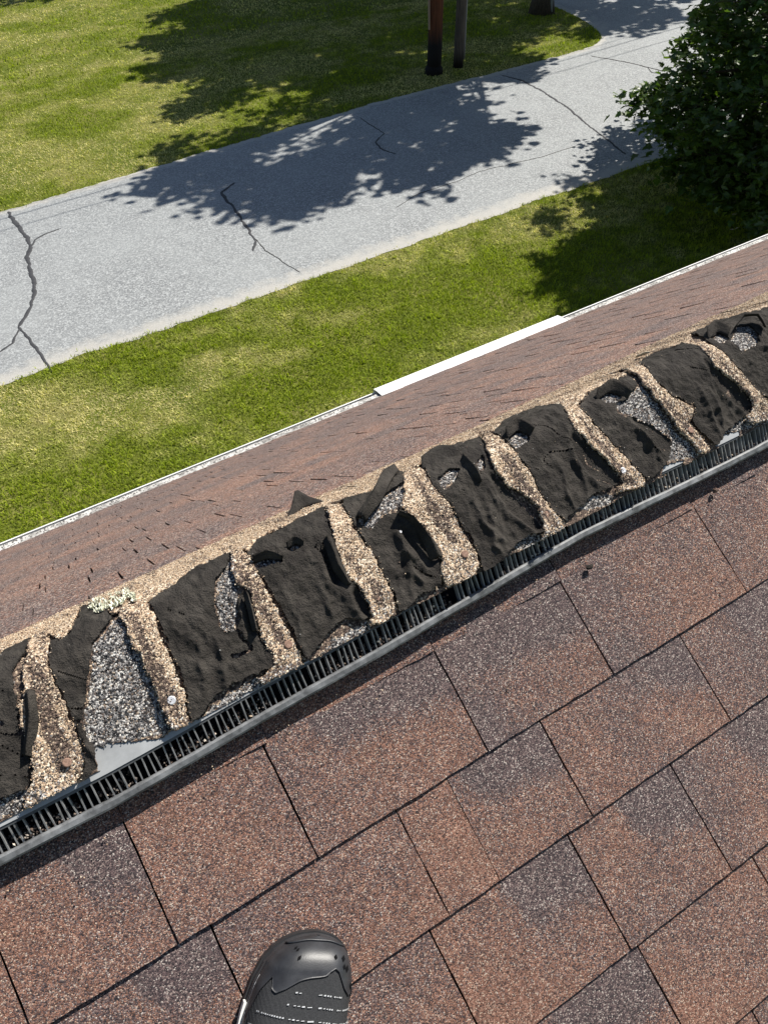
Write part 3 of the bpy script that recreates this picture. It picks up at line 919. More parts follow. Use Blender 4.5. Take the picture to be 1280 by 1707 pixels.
def sheet(name, X, W, mask, H, thick, mat, parent, attrs=None, smooth=True):
    """mesh every masked cell of the (x,w) grid as a sheet of the given thickness with rims"""
    ny, nx = mask.shape
    def corner(a):
        p = np.pad(a.astype(float), 1, mode='edge'); return (p[:-1, :-1] + p[1:, :-1] + p[:-1, 1:] + p[1:, 1:]) / 4
    cx = np.concatenate([X[0] - STEP / 2, [X[0, -1] + STEP / 2]]); cw = np.concatenate([W[:, 0] - STEP / 2, [W[-1, 0] + STEP / 2]])
    GX, GW = np.meshgrid(cx, cw)
    # pull the rim vertices towards the cells they belong to, so the outline is not a staircase
    pm = np.pad(mask.astype(float), 1)
    xs4 = np.pad(X, 1, mode='edge'); ws4 = np.pad(W, 1, mode='edge')
    c4 = [pm[:-1, :-1], pm[1:, :-1], pm[:-1, 1:], pm[1:, 1:]]
    cnt = sum(c4)
    sx = c4[0] * -1 + c4[1] * -1 + c4[2] + c4[3]; sw = -c4[0] + c4[1] - c4[2] + c4[3]
    part = (cnt > 0) & (cnt < 4)
    GX = np.where(part, GX + np.where(cnt > 0, sx / np.maximum(cnt, 1), 0) * STEP * .45, GX)
    GW = np.where(part, GW + np.where(cnt > 0, sw / np.maximum(cnt, 1), 0) * STEP * .45, GW)
    HH = corner(H)
    idx = -np.ones((ny + 1, nx + 1), int)
    used = cnt > 0
    idx[used] = np.arange(used.sum())
    P, N = cap_surf(GX[used], GW[used], HH[used])
    nv = len(P)
    j, i = np.nonzero(mask)
    q = np.stack([idx[j, i], idx[j, i + 1], idx[j + 1, i + 1], idx[j + 1, i]], 1)
    pmb = np.pad(mask, 1)
    rim = []
    for dj, di, a, b_ in ((-1, 0, (0, 0), (0, 1)), (1, 0, (1, 1), (1, 0)), (0, 1, (0, 1), (1, 1)), (0, -1, (1, 0), (0, 0))):
        e = ~pmb[j + 1 + dj, i + 1 + di]
        ja, ia = j[e], i[e]
        A = idx[ja + a[0], ia + a[1]]; B = idx[ja + b_[0], ia + b_[1]]
        rim.append(np.stack([A, A + nv, B + nv, B], 1))
    at = {}
    if attrs:
        for k_, a_ in attrs.items():
            c_ = corner(a_)[used]; at[k_] = np.concatenate([c_, c_])
    return link(name, raw_mesh(name, np.concatenate([P, P - N * thick]), np.concatenate([q] + rim), mat, smooth, at), parent)


OCT_V = np.array([(1, 0, 0), (-1, 0, 0), (0, 1, 0), (0, -1, 0), (0, 0, 1), (0, 0, -1)], float)
OCT_F = np.array([(0, 2, 4), (2, 1, 4), (1, 3, 4), (3, 0, 4), (2, 0, 5), (1, 2, 5), (3, 1, 5), (0, 3, 5)])


def grains(name, P, size, col, parent):
    n = len(P)
    a, b_, c_ = rng.normal(size=(3, n, 3))
    a /= np.linalg.norm(a, axis=1)[:, None]; b_ -= (b_ * a).sum(1)[:, None] * a; b_ /= np.linalg.norm(b_, axis=1)[:, None]
    c_ = np.cross(a, b_)
    s3 = size[:, None] * rng.uniform(.55, 1.15, (n, 3))
    v = P[:, None, :] + OCT_V[None, :, 0, None] * (a * s3[:, :1])[:, None] + OCT_V[None, :, 1, None] * (b_ * s3[:, 1:2])[:, None] + OCT_V[None, :, 2, None] * (c_ * s3[:, 2:])[:, None]
    f = (np.arange(n)[:, None, None] * 6 + OCT_F).reshape(-1, 3)
    o = link(name, raw_mesh(name, v.reshape(-1, 3), f, M_GRAIN, False, {'col': np.repeat(col, 6, 0)}), parent)
    o['kind'] = 'stuff'
    return o


def pick(pal, n):
    r = rng.uniform(0, 1, n); out = np.zeros((n, 3))
    for p, c in pal: out[r >= p] = c
    return out * rng.uniform(.8, 1.2, (n, 1))


def scatter(X, W, mask, H, dens, grey, bare):
    n = int(mask.sum() * STEP * STEP * dens)
    j, i = np.nonzero(mask)
    s_ = rng.integers(0, len(j), n)
    x = X[j[s_], i[s_]] + rng.uniform(-1, 1, n) * STEP * .8; w = W[j[s_], i[s_]] + rng.uniform(-1, 1, n) * STEP * .8
    P, _ = cap_surf(x, w, H[j[s_], i[s_]] + rng.uniform(-.0002, .0008, n))
    gr = grey[j[s_], i[s_]] > rng.uniform(0, 1, n); br = bare[j[s_], i[s_]] > rng.uniform(0, 1, n)
    col = np.where(gr[:, None], pick(GREY, n), pick(TAN, n)); col = np.where(br[:, None], pick(BROWN, n), col)
    return P, rng.uniform(.0006, .00125, n), col


def build_cap(x0, x1, tpoly, bpolys, holes, gaps, gpolys, brown, plast, seed, shift=0.0, innf=None):
    sh = lambda L: [[(x + shift, w) for x, w in p] for p in L]
    tpoly = sh([tpoly])[0]; bpolys = sh(bpolys); holes = sh(holes); gaps = sh(gaps); gpolys = sh(gpolys); brown = sh(brown); plast = sh(plast)
    bx0 = min([x0] + [p[0] for p in tpoly] + [p[0] for b_ in bpolys for p in b_]) - .01
    bx1 = max([x1] + [p[0] for p in tpoly] + [p[0] for b_ in bpolys for p in b_]) + .02
    X, W = grid(bx0, bx1, .018, W_END + .004)
    XR, WR = rag(X, W, .0042, seed)
    win = innf(X - shift)
    band = (WR > win) & (X >= x0 - .006) & (X < x1 + .004 + .004 * (fbm(W * 70, W * 0, seed) - .5)) & (W < W_END - .003 + .006 * (fbm(X * 40, X * 0, seed + 2) - .5))
    T = (inpoly(XR, WR, tpoly) & (W > .0255)) | band
    B = np.zeros(X.shape, bool)
    XB, WB = rag(X, W, .0032, seed + 40)
    for p in bpolys: B |= inpoly(XB, WB, p)
    for p in holes: B &= ~inpoly(XB, WB, p)
    tear = np.abs(fbm(X * 26 + W * 24, W * 18, seed + 44, 2) - .5) < .006 + .020 * np.clip((fbm(X * 12, W * 12, seed + 46, 2) - .55) * 4, 0, 1)
    B &= ~(tear & (vnoise(X * 15, W * 15, seed + 45) > .64))
    B &= ~T & (W > .0245)
    gap = np.zeros(X.shape, bool)
    for p in gaps: gap |= inpoly(X, W, p)
    grey = np.zeros(X.shape, bool)
    for p in gpolys: grey |= inpoly(XR, WR, p)
    bare = np.zeros(X.shape, bool)
    for p in brown: bare |= inpoly(XR, WR, p)
    pl = np.zeros(X.shape, bool)
    for p in plast: pl |= inpoly(XR, WR, p)
    # heights: strip lifted along its left edge, most of all towards the eave end
    strip = T & ~band
    inside = np.cumsum(strip, 1) * STEP
    down = np.clip((.155 - W) / .11, 0, 1)
    near_gap = blur(gap, 14)
    near_gap = near_gap / max(near_gap.max(), 1e-6) if gap.any() else near_gap * 0
    lift = (.006 + .013 * down) * np.exp(-inside / .016) * strip
    amp = np.clip(blur(gap, 26) * 3.2, 0, 1) if gap.any() else 0 * X
    lift = lift * (.35 + 1.5 * amp)
    und = fbm(X * 22, W * 22, seed + 60, 4) - .5
    fine = fbm(X * 110, W * 110, seed + 61, 3) - .5
    HT = .0062 + blur(lift, 2) + .008 * und * (.4 + .6 * down) + .0012 * fine
    HT = np.where(band, .0065 + .004 * und + .001 * fine, HT)
    HT = np.where(blur(band, 3) > .02, blur(HT, 3), HT)
    dB = dist_in(B, 9)
    edge = np.clip(1 - dB / 9, 0, 1)
    low = np.clip((.062 - W) / .036, 0, 1)
    crease = np.abs(fbm(X * 34 + W * 14, W * 12, seed + 70, 3) - .5) * 2
    rdg = (1 - np.abs(2 * fbm(X * 62 + 9, W * 40, seed + 83, 3) - 1)) ** 4; rdg2 = (1 - np.abs(2 * fbm(X * 170, W * 120, seed + 84, 2) - 1)) ** 3
    HB = .0060 + .0075 * (fbm(X * 20, W * 9, seed + 80, 3) - .38) + .0032 * (crease - .3) + .0030 * fine + .0022 * (rdg - .4) + .0014 * rdg2
    for q_ in range(2):       # stiff folds running up the slope
        xc = x0 + (x1 - x0) * rng.uniform(.45, .85); wob = xc + .012 * (fbm(W * 30, W * 0 + q_, seed + 88, 3) - .5) * 2 + (W - .09) * .12
        HB = HB + rng.uniform(.004, .008) * np.exp(-np.abs((X - wob) / .0042) ** 1.4) * np.clip((.13 - W) / .05, 0, 1)
    HB = .0046 + (HB - .0046) * (1 - .7 * edge)
    HB = HB + edge ** 2 * .0035 * np.clip(fbm(X * 60, W * 60, seed + 81, 3) - .42, 0, 1) * 3 + low * .004
    # the sheet sinks under the lifted strip and stands up as a soft roll on the other side of the gap
    g1 = blur(gap, 3); g2 = np.roll(blur(gap, 9), -7, 1)
    HB = HB + .014 * np.clip(g2 - g1, 0, 1) * .3
    HB = HB * (1 - g1) + .0015 * g1
    HB = np.maximum(blur(HB, 1), .0012)
    base = (W > .0258 + .003 * (fbm(X * 40, X * 0, seed + 3) - .3)) & ~pl & (X >= x0 - .003) & (X < x1 + .003) & (W < W_END - .01)
    gb = np.where(grey, .97, 0.0)
    bb_ = np.where(grey, .10, .97)
    cap = sheet('ridge_cap', X, W, T, HT, .0028, M_CAP, house, {'grey': np.where(grey, .75, np.clip(.08 + .5 * (.1 - W) * 5, .03, .4)), 'bare': np.where(bare, .9, .05 + .5 * np.clip((fbm(X * 55, W * 25, seed + 9, 3) - .52) * 5, 0, 1))})
    und_o = sheet('under_layer', X, W, base, .0009 + .0008 * (und + .5), .001, M_CAP, cap, {'grey': gb, 'bare': bb_})
    # split the bare mat into its loose sheets
    lab = np.zeros(B.shape, int); cur = 0
    todo = B.copy()
    while todo.any() and cur < 12:
        j, i = np.nonzero(todo); m_ = np.zeros(B.shape, bool); m_[j[0], i[0]] = True
        while True:
            p = np.pad(m_, 1); m2 = (m_ | p[:-2, 1:-1] | p[2:, 1:-1] | p[1:-1, :-2] | p[1:-1, 2:]) & B
            for _ in range(6):
                p = np.pad(m2, 1); m2 = (m2 | p[:-2, 1:-1] | p[2:, 1:-1] | p[1:-1, :-2] | p[1:-1, 2:]) & B
            if (m2 == m_).all(): break
            m_ = m2
        todo &= ~m_
        if m_.sum() > 25:
            cur += 1
            sheet('torn_mat', X, W, m_, HB, .0024, M_BLACK, cap, None, False)
    fray = B & (blur(T, 5) > .06)
    P4 = scatter(X, W, fray, HB + .0004, 60000, .12 + 0 * X, .12 + 0 * X)
    gm = np.clip(np.where(grey, .8, .1) + 0 * X, 0, 1); bm = np.where(bare, .85, .06 + .5 * np.clip((fbm(X * 55, W * 25, seed + 9, 3) - .52) * 5, 0, 1))
    P1 = scatter(X, W, T, HT, 170000, np.clip(.08 + .5 * (.1 - W) * 5, .03, .4), bm)
    under = base & grey & ~B & ~T
    P2 = scatter(X, W, under, .0014 + 0 * X, 120000, .97 + 0 * X, .1 + 0 * X)
    P3 = scatter(X, W, B & (fbm(X * 25, W * 25, seed + 7, 3) > .52), HB, 1500, .3 + 0 * X, .45 + 0 * X)
    grains('loose_granules', *[np.concatenate(z) for z in zip(P1, P2, P3, P4)], cap)
    return cap


def inner_f(x): return np.interp(x, inx, inw)


caps = []
bounds = left_x + [float(XW([(1420, 660)])[0][0])]
caps.append(build_cap(-.36, left_x[0], [(-.36, .05), (-.33, .05), (-.33, .14), (-.36, .14)], B_P[0], H_P[0], [], [g_ for g_ in G_P], [], PLASTIC_P, 11, 0, inner_f))
for k in range(9):
    caps.append(build_cap(left_x[k], bounds[k + 1], T_P[k], B_P[k + 1], H_P.get(k + 1, []), D_P.get(k + 1, []), G_P, BROWN_P, PLASTIC_P, 100 + k * 37, 0, inner_f))
# the caps on to either side, out of the picture
pitch = (left_x[7] - left_x[2]) / 5
for s_ in range(1, 12):
    k = (3, 5, 4, 6)[(s_ - 1) % 4]
    shf = left_x[8] + s_ * pitch * 1.05 + .10 - left_x[k]
    caps.append(build_cap(left_x[k] + shf, bounds[k + 1] + shf, T_P[k], B_P[k + 1], [], [], [], [], [], 900 + s_ * 31, shf, inner_f))
for s_ in range(1, 7):
    k = (5, 3)[(s_ - 1) % 2]
    shf = -.36 - s_ * pitch - left_x[k] + .01
    caps.append(build_cap(left_x[k] + shf, bounds[k + 1] + shf, T_P[k], B_P[k + 1], [], [], [], [], [], 1300 + s_ * 31, shf, inner_f))

# nail heads left standing on the caps
def disc(px, py, r, mat, parent, h=.008):
    x, w = cap_xw(np.array(px), np.array(py))
    P, N = cap_surf(x, w, h)
    u = XH; v = np.cross(N, u)
    a = np.arange(14) * 2 * math.pi / 14
    ring = lambda rr, hh: P + N * hh + rr * (np.cos(a)[:, None] * u + np.sin(a)[:, None] * v)
    V_ = np.concatenate([ring(r, -.001), ring(r, .0008), ring(r * .8, .0014), [P + N * .0012]])
    q = [(i + k_ * 14, (i + 1) % 14 + k_ * 14, (i + 1) % 14 + (k_ + 1) * 14, i + (k_ + 1) * 14) for k_ in (0, 1) for i in range(14)]
    t = [(28 + i, 28 + (i + 1) % 14, 42) for i in range(14)]
    link('nail_head', raw_mesh('nail_head', V_, [np.array(q), np.array(t)], mat), parent)


for px, py, r, mt, ci in ((286, 1168, .0052, M_NAIL_W, 2), (113, 1271, .0050, M_NAIL_R, 1), (626, 999, .0050, M_NAIL_R, 4), (773, 925, .0050, M_NAIL_R, 5), (907, 859, .0050, M_NAIL_R, 6),
                          (1035, 786, .0050, M_NAIL_W, 7), (1148, 719, .0050, M_NAIL_R, 8), (1256, 668, .0050, M_NAIL_R, 9), (666, 888, .0020, M_NAIL_W, 4), (480, 1075, .0050, M_NAIL_R, 3)):
    disc(px, py, r, mt, caps[ci])

# the corner of one cap that stands up like a tent, and the rolled strip beside the fourth one
def flap(pts, name, parent, mat=M_BLACK, n=10):
    """pts: four rows of (px,py,h) across, lofted into a curled sheet"""
    R_ = []
    for row_ in pts:
        a = np.array(row_, float); x, w = cap_xw(a[:, 0], a[:, 1])
        s = np.linspace(0, len(row_) - 1, n); k_ = np.arange(len(row_))
        xx, ww, hh = np.interp(s, k_, x), np.interp(s, k_, w), np.interp(s, k_, a[:, 2])
        hh = hh + .0015 * (fbm(xx * 120, ww * 120, 3) - .5)
        R_.append(cap_surf(xx, ww, hh)[0])
    R_ = np.array(R_); m_ = len(R_)
    s = np.linspace(0, m_ - 1, 3 * m_); i0 = np.minimum(s.astype(int), m_ - 2); f_ = (s - i0)[:, None, None]
    R_ = R_[i0] * (1 - f_) + R_[i0 + 1] * f_; m_ = len(R_)
    V_ = R_.reshape(-1, 3); dn = V_ - np.array([0, .0005, .0022])
    I = np.arange(m_ * n).reshape(m_, n)
    q = np.stack([I[:-1, :-1], I[:-1, 1:], I[1:, 1:], I[1:, :-1]], -1).reshape(-1, 4)
    ring = np.concatenate([I[0], I[1:, -1], I[-1, -2::-1], I[-2:0:-1, 0]])
    q2 = np.stack([ring, ring + m_ * n, np.roll(ring, -1) + m_ * n, np.roll(ring, -1)], 1)
    return link(name, raw_mesh(name, np.concatenate([V_, dn]), np.concatenate([q, q[:, ::-1] + m_ * n, q2]), mat, True), parent)


flap([[(478, 866, .006), (506, 850, .008), (540, 838, .007)], [(480, 864, .007), (506, 847, .026), (536, 838, .009)], [(482, 862, .004), (505, 846, .034), (532, 838, .005)]], 'torn_flap', caps[3])
flap([[(604, 876, .012), (640, 836, .014), (668, 792, .012)], [(602, 868, .020), (628, 832, .024), (664, 790, .020)], [(594, 862, .010), (618, 832, .012), (655, 795, .010)]], 'torn_flap', caps[4])
flap([[(662, 860, .012), (690, 870, .014), (722, 906, .014), (736, 930, .010)], [(660, 856, .020), (684, 866, .022), (712, 902, .022), (728, 928, .014)], [(664, 852, .008), (682, 872, .007), (704, 908, .007), (716, 934, .006)]], 'torn_flap', caps[4])
flap([[(1222, 550, .008), (1238, 538, .016), (1258, 536, .016), (1270, 548, .010)], [(1220, 556, .016), (1236, 544, .026), (1256, 542, .026), (1268, 554, .018)]], 'torn_flap', caps[9])

for rows_, ci in (([[(405, 992, .009), (412, 1020, .010), (420, 1052, .009)], [(409, 988, .020), (417, 1016, .021), (426, 1052, .018)], [(414, 990, .008), (422, 1016, .008), (431, 1054, .007)]], 2),
                  ([[(424, 940, .008), (446, 933, .009), (470, 935, .007)], [(422, 936, .017), (445, 928, .020), (471, 931, .014)], [(422, 931, .007), (446, 924, .008), (472, 928, .006)]], 3),
                  ([[(479, 916, .007), (491, 908, .008), (505, 911, .007)], [(478, 912, .014), (491, 903, .017), (506, 907, .013)]], 3),
                  ([[(537, 905, .011), (552, 950, .011), (572, 976, .009)], [(544, 900, .021), (560, 945, .022), (579, 975, .017)], [(551, 895, .009), (569, 940, .009), (585, 971, .007)]], 3),
                  ([[(704, 784, .006), (735, 769, .008), (766, 765, .006)], [(706, 776, .017), (734, 760, .020), (767, 757, .015)], [(708, 770, .005), (735, 754, .006), (766, 751, .005)]], 5),
                  ([[(766, 772, .008), (782, 790, .009), (793, 806, .007)], [(772, 767, .018), (788, 786, .019), (798, 803, .014)], [(778, 766, .007), (793, 784, .007), (802, 800, .006)]], 5),
                  ([[(845, 734, .007), (862, 720, .008), (883, 725, .007)], [(842, 728, .019), (862, 712, .023), (888, 722, .017)], [(843, 722, .007), (864, 706, .009), (889, 716, .007)]], 6),
                  ([[(991, 669, .006), (1015, 655, .008), (1045, 665, .006)], [(994, 660, .017), (1018, 647, .022), (1049, 657, .016)], [(999, 655, .005), (1020, 642, .006), (1048, 650, .005)]], 7),
                  ([[(1180, 567, .007), (1194, 556, .008), (1212, 562, .007)], [(1178, 561, .018), (1194, 549, .022), (1215, 556, .016)]], 9),
                  ([[(60, 1150, .008), (66, 1200, .010), (58, 1260, .008)], [(50, 1150, .017), (54, 1200, .020), (46, 1258, .016)], [(42, 1152, .007), (44, 1200, .008), (38, 1256, .007)]], 0)):
    flap(rows_, 'torn_flap', caps[ci])

# grit and crumbs lying on the vent grille and on the lip
n = 6500
gx = rng.uniform(-.4, 1.3, n); clump = fbm(gx * 30, gx * 0, 55); k_ = clump > .42; gx = gx[k_]; n = len(gx)
gv = .006 + rng.beta(1.2, 3.0, n) * .020; gh = np.where(rng.uniform(0, 1, n) < .8, .0105, .021 + .3 * (gv - .006)) + rng.uniform(0, .003, n)
Pg = near(gx, gv + voff(gx), gh)
grains('vent_grit', Pg, rng.uniform(.0008, .0026, n), np.where(rng.uniform(0, 1, (n, 1)) < .45, pick(BROWN, n), pick(GREY, n) * np.array([.9, .8, .7])), vent)
n = 500
gx = rng.uniform(-.4, 1.3, n)
grains('shingle_grit', near(gx, -.014 - rng.exponential(.05, n), .0085 + 0 * gx), rng.uniform(.0006, .0016, n), np.where(rng.uniform(0, 1, (n, 1)) < .6, pick(BROWN, n), pick(TAN, n)), near_slope)

# ------------------------------------------------------------------ small loose things on the ridge
def lichen():
    x, w = cap_xw(np.array([205.]), np.array([1010.]))
    root_p, N = cap_surf(x, w, .009)
    e = empty('lichen', root_p[0])
    tag(e, 'pale green crusty lichen tuft on the left part of the ridge crest', 'lichen')
    mt = simple('lichen_crust', (.74, .74, .60), .9, .1, 250, .3, .001)
    for s in range(64):
        px = 152 + rng.uniform(0, 76); py = 1022 - (px - 152) * .33 + rng.uniform(-12, 10)
        cx_, cw_ = cap_xw(np.array(px), np.array(py))
        r = rng.uniform(.0022, .0052); n1, n2 = 14, 4
        V_ = []
        for i in range(n2):
            f_ = (i + .3) / n2
            a = np.arange(n1) * 2 * math.pi / n1
            rr = r * f_ * (1 + .35 * np.sin(a * 3 + s) * f_ + .25 * np.sin(a * 7 + s * 2) * f_)
            hh = .008 + .004 * f_ ** 2 + .003 * np.sin(a * 5 + s * 1.7) * f_ ** 2 + .0015 * np.sin(a * 9 + s) * f_ + rng.uniform(0, .0012)
            V_.append(cap_surf(cx_ + rr * np.cos(a), cw_ + rr * np.sin(a), hh)[0])
        V_ = np.concatenate(V_)
        I = np.arange(n1 * n2).reshape(n2, n1)
        q = [(I[i, k2], I[i, (k2 + 1) % n1], I[i + 1, (k2 + 1) % n1], I[i + 1, k2]) for i in range(n2 - 1) for k2 in range(n1)]
        link('lichen_lobe', raw_mesh('lichen_lobe', V_, np.array(q), mt, True), e)


lichen()
M_TWIG = simple('dry_wood', (.42, .35, .25), .8, .2, 120, .3, .001)
a = np.array([(1062., 601.), (1074., 597.), (1086., 595.)]); x, w = cap_xw(a[:, 0], a[:, 1])
P = cap_surf(x, w, .012)[0]
mb = MB(); P2 = np.array([P[0] + (P[2] - P[0]) * t_ for t_ in np.linspace(0, 1, 7)]); P2 += .0006 * rng.normal(size=(7, 3))
mb.tube(P2 - P[1], [.0016, .0022, .002, .0023, .0021, .0019, .0012], 8)
tw = mb.build('twig', M_TWIG, None, True); tw.location = Vector(P[1])
tag(tw, 'short pale twig lying on the black mat at the ridge crest', 'twig')


def crumb(pos, size, label, mat, seed):
    r_ = np.random.default_rng(seed)
    n1, n2 = 9, 6
    V_ = [(0, 0, -1.)]
    for i in range(1, n2):
        th = math.pi * i / n2
        for k2 in range(n1):
            ph = 2 * math.pi * k2 / n1; rr = r_.uniform(.65, 1.2)
            V_.append((rr * math.sin(th) * math.cos(ph), rr * .7 * math.sin(th) * math.sin(ph), -.6 * math.cos(th) * rr))
    V_.append((0, 0, .6))
    q = [(1 + i * n1 + k2, 1 + i * n1 + (k2 + 1) % n1, 1 + (i + 1) * n1 + (k2 + 1) % n1, 1 + (i + 1) * n1 + k2) for i in range(n2 - 2) for k2 in range(n1)]
    t = [(0, 1 + (k2 + 1) % n1, 1 + k2) for k2 in range(n1)] + [(len(V_) - 1, 1 + (n2 - 2) * n1 + k2, 1 + (n2 - 2) * n1 + (k2 + 1) % n1) for k2 in range(n1)]
    o = link('asphalt_crumb', raw_mesh('asphalt_crumb', np.array(V_) * size, [np.array(q), np.array(t)], mat)); o.location = Vector(pos)
    tag(o, label, 'asphalt crumb', 'crumbs of asphalt lying on the shingles')


x, v = near_xv(np.array([982., 1191.]), np.array([945., 818.]), .01)
crumb(near(x[0], v[0], .0105), .0055, 'small black asphalt crumb on a brown shingle under the middle of the vent', M_BLACK, 4)
crumb(near(x[1], v[1], .011), .006, 'flat brown crumb on the shingles under the right end of the vent', simple('brown_crumb', (.12, .08, .065), .9, .2, 200, .3), 8)

# ------------------------------------------------------------------ shoe
def build_shoe():
    x, v = near_xv(np.array([520., 513.]), np.array([1560., 1707.]), np.array([.03, .06]))
    toe = np.array([x[0], v[0]]); ax = np.array([x[0] - x[1], v[0] - v[1]]); ax /= np.linalg.norm(ax)
    fw = ax[0] * XH + ax[1] * V1; rt = np.cross(fw, N1)
    o0 = near(toe[0], toe[1], .009)
    M4 = Matrix([[rt[i], fw[i], N1[i], o0[i]] for i in range(3)] + [[0, 0, 0, 1]])
    root = empty('shoe', mat4=M4)
    tag(root, 'black athletic shoe with glossy toe cap and dashed white stitching standing on the shingles', 'shoe')
    L = .295
    ks = np.array([0, .01, .03, .06, .1, .16, .25, .35, .5, .65, .8, .92, .98, 1.0])
    wl_ = np.array([0, .018, .031, .043, .053, .061, .067, .069, .060, .048, .042, .038, .027, 0])   # left half width
    wr_ = np.array([0, .017, .027, .034, .0385, .041, .041, .039, .031, .028, .032, .034, .025, 0])
    ht = np.array([.024, .034, .044, .051, .055, .059, .066, .078, .094, .098, .096, .098, .098, .085])

    kd = np.linspace(0, 1, 400); hd = np.interp(kd, ks, ht); k_ = np.exp(-np.linspace(-2.2, 2.2, 31) ** 2); k_ /= k_.sum()
    hd = np.convolve(np.pad(hd, 15, mode='edge'), k_, 'valid')

    def P(s, a, off=0.0, wk=1.0):
        """s: 0 toe .. 1 heel; a: 0 right side .. pi left side over the top"""
        s = np.asarray(s, float); a = np.asarray(a, float)
        W_ = np.where(np.cos(a) > 0, np.interp(s, ks, wr_), np.interp(s, ks, wl_)) * wk + off
        h = np.interp(s, kd, hd) + off
        c = np.cos(a); sn = np.sin(a)
        e = .62
        X = np.sign(c) * np.abs(c) ** e * W_
        Z = .020 + (h - .020) * np.abs(sn) ** .8
        Y = -s * L + off * (s < .1)
        # foot bends a little towards the big toe
        X = X + .006 * np.cos(np.minimum(s, 1) * 3)
        return np.stack([X, Y + 0 * X, Z], -1)

    def surf(name, s0, s1, ns, na, mat, off, back=None, a0=0.0, a1=math.pi):
        S, A_ = np.meshgrid(np.linspace(0, 1, ns + 1), np.linspace(a0, a1, na + 1), indexing='ij')
        e = s1 if back is None else back(A_)
        Sx = s0 + (e - s0) * S ** 1.25
        pts = P(Sx, A_, off).reshape(-1, 3)
        I = np.arange(len(pts)).reshape(ns + 1, na + 1)
        q = np.stack([I[:-1, :-1], I[:-1, 1:], I[1:, 1:], I[1:, :-1]], -1).reshape(-1, 4)
        rim = np.concatenate([I[-1]]); low = P(Sx[-1], A_[-1], off - .0016)
        j = len(pts) + np.arange(na + 1)
        q2 = np.stack([rim[:-1], j[:-1], j[1:], rim[1:]], 1)
        return link(name, raw_mesh(name, np.concatenate([pts, low]), np.concatenate([q, q2]), mat, True), root, keep=False)

    # knit upper
    t = NT('knit_fabric', .8, .3); tc = t.n('ShaderNodeTexCoord')
    wv = t.n('ShaderNodeTexWave'); wv.inputs['Scale'].default_value = 260; wv.inputs['Distortion'].default_value = 1.0; t.l(tc.outputs['Object'], wv.inputs[0])
    n_ = t.noise(tc.outputs['Object'], 700, 2)
    t.color(t.ramp(t.math('ADD', t.math('MULTIPLY', wv.outputs[1], .5), t.math('MULTIPLY', n_, .5)), [(.3, (.014, .015, .016)), (.62, (.036, .037, .040)), (.8, (.065, .066, .07))]))
    t.bump(t.math('ADD', wv.outputs[1], n_), .5, .0008)
    surf('upper', .004, .66, 60, 60, t.m, 0.0)
    rub = NT('toe_rubber', .42, .45); rub.color(rub.ramp(rub.noise(rub.pos(), 60, 4), [(.3, (.018, .019, .022)), (.7, (.036, .038, .043))])); rub.bump(rub.noise(rub.pos(), 900, 2), .15, .0006)

    def zig(A_):
        u = A_ / math.pi
        px = np.array([0, .08, .14, .20, .25, .31, .37, .41, .45, .55, .62, .68, .72, .76, .84, .9, 1.0]); py = np.array([.21, .17, .130, .165, .165, .145, .100, .088, .098, .122, .150, .165, .155, .118, .17, .24, .46])
        return np.interp(u, px, py)
    surf('toe_cap', 0.0, None, 30, 90, rub.m, .0018, zig)
    # raised bead along the tip of the toe cap
    mb_ = MB(); aa = np.linspace(.06, math.pi - .06, 40)
    mb_.tube(P(np.full(40, .012) + .02 * np.abs(np.cos(aa)) ** 3, aa, .0024), .0013, 6)
    link('toe_bead', mb_.mesh('toe_bead', rub.m, True), root, keep=False)
    # pierced vent holes in the toe cap
    hole = simple('dark_hole', (.006, .006, .007), .9, .1)
    mb_ = MB()
    for s_, a_, sz in ((.055, .40 * math.pi, .0018), (.062, .60 * math.pi, .0018), (.060, .30 * math.pi, .0022), (.092, .27 * math.pi, .0024), (.085, .31 * math.pi, .0018), (.04, .66 * math.pi, .0014), (.14, .2 * math.pi, .0022), (.036, .70 * math.pi, .0014)):
        c_ = P(s_, a_, .0024); d1 = P(s_ + .01, a_, .0024) - c_; d2 = P(s_, a_ + .05, .0024) - c_
        d1 = d1 / np.linalg.norm(d1) * sz * 1.6; d2 = d2 / np.linalg.norm(d2) * sz
        mb_.add([c_ - d1 - d2 * .6, c_ - d1 * .3 + d2, c_ + d1 + d2 * .6, c_ + d1 * .3 - d2], q=[(0, 1, 2, 3)])
    link('vent_holes', mb_.mesh('vent_holes', hole), root, keep=False)['kind'] = 'stuff'
    # dashed reflective stitching across the forefoot
    st = simple('reflective_thread', (.62, .63, .64), .4, .5)
    mb_ = MB()
    for r_, s_ in enumerate((.160, .198, .238, .280, .322, .365)):
        lo = (.34, .14, .12, .10, .1, .1)[r_]; hi = (.58, .63, .82, .88, .88, .88)[r_]
        aa = np.arange(lo * math.pi, hi * math.pi, .052)
        for i in range(len(aa) - 1):
            a_, b_ = aa[i], aa[i] + .030
            if random.random() < .12: continue
            sw = s_ + .012 * math.sin(aa[i] * 1.7 + .4)
            th = .0011 if random.random() < .7 else .0005
            c0, c1 = P(sw, a_, .0009), P(sw + .001, b_, .0009)
            d1 = np.array([0, th / 2, 0])
            up = np.array([0, 0, .0007])
            mb_.hexa([c0 - d1, c0 + d1, c1 + d1, c1 - d1, c0 - d1 + up, c0 + d1 + up, c1 + d1 + up, c1 - d1 + up])
    o = link('stitching', mb_.mesh('stitching', st), root, keep=False); o['kind'] = 'stuff'
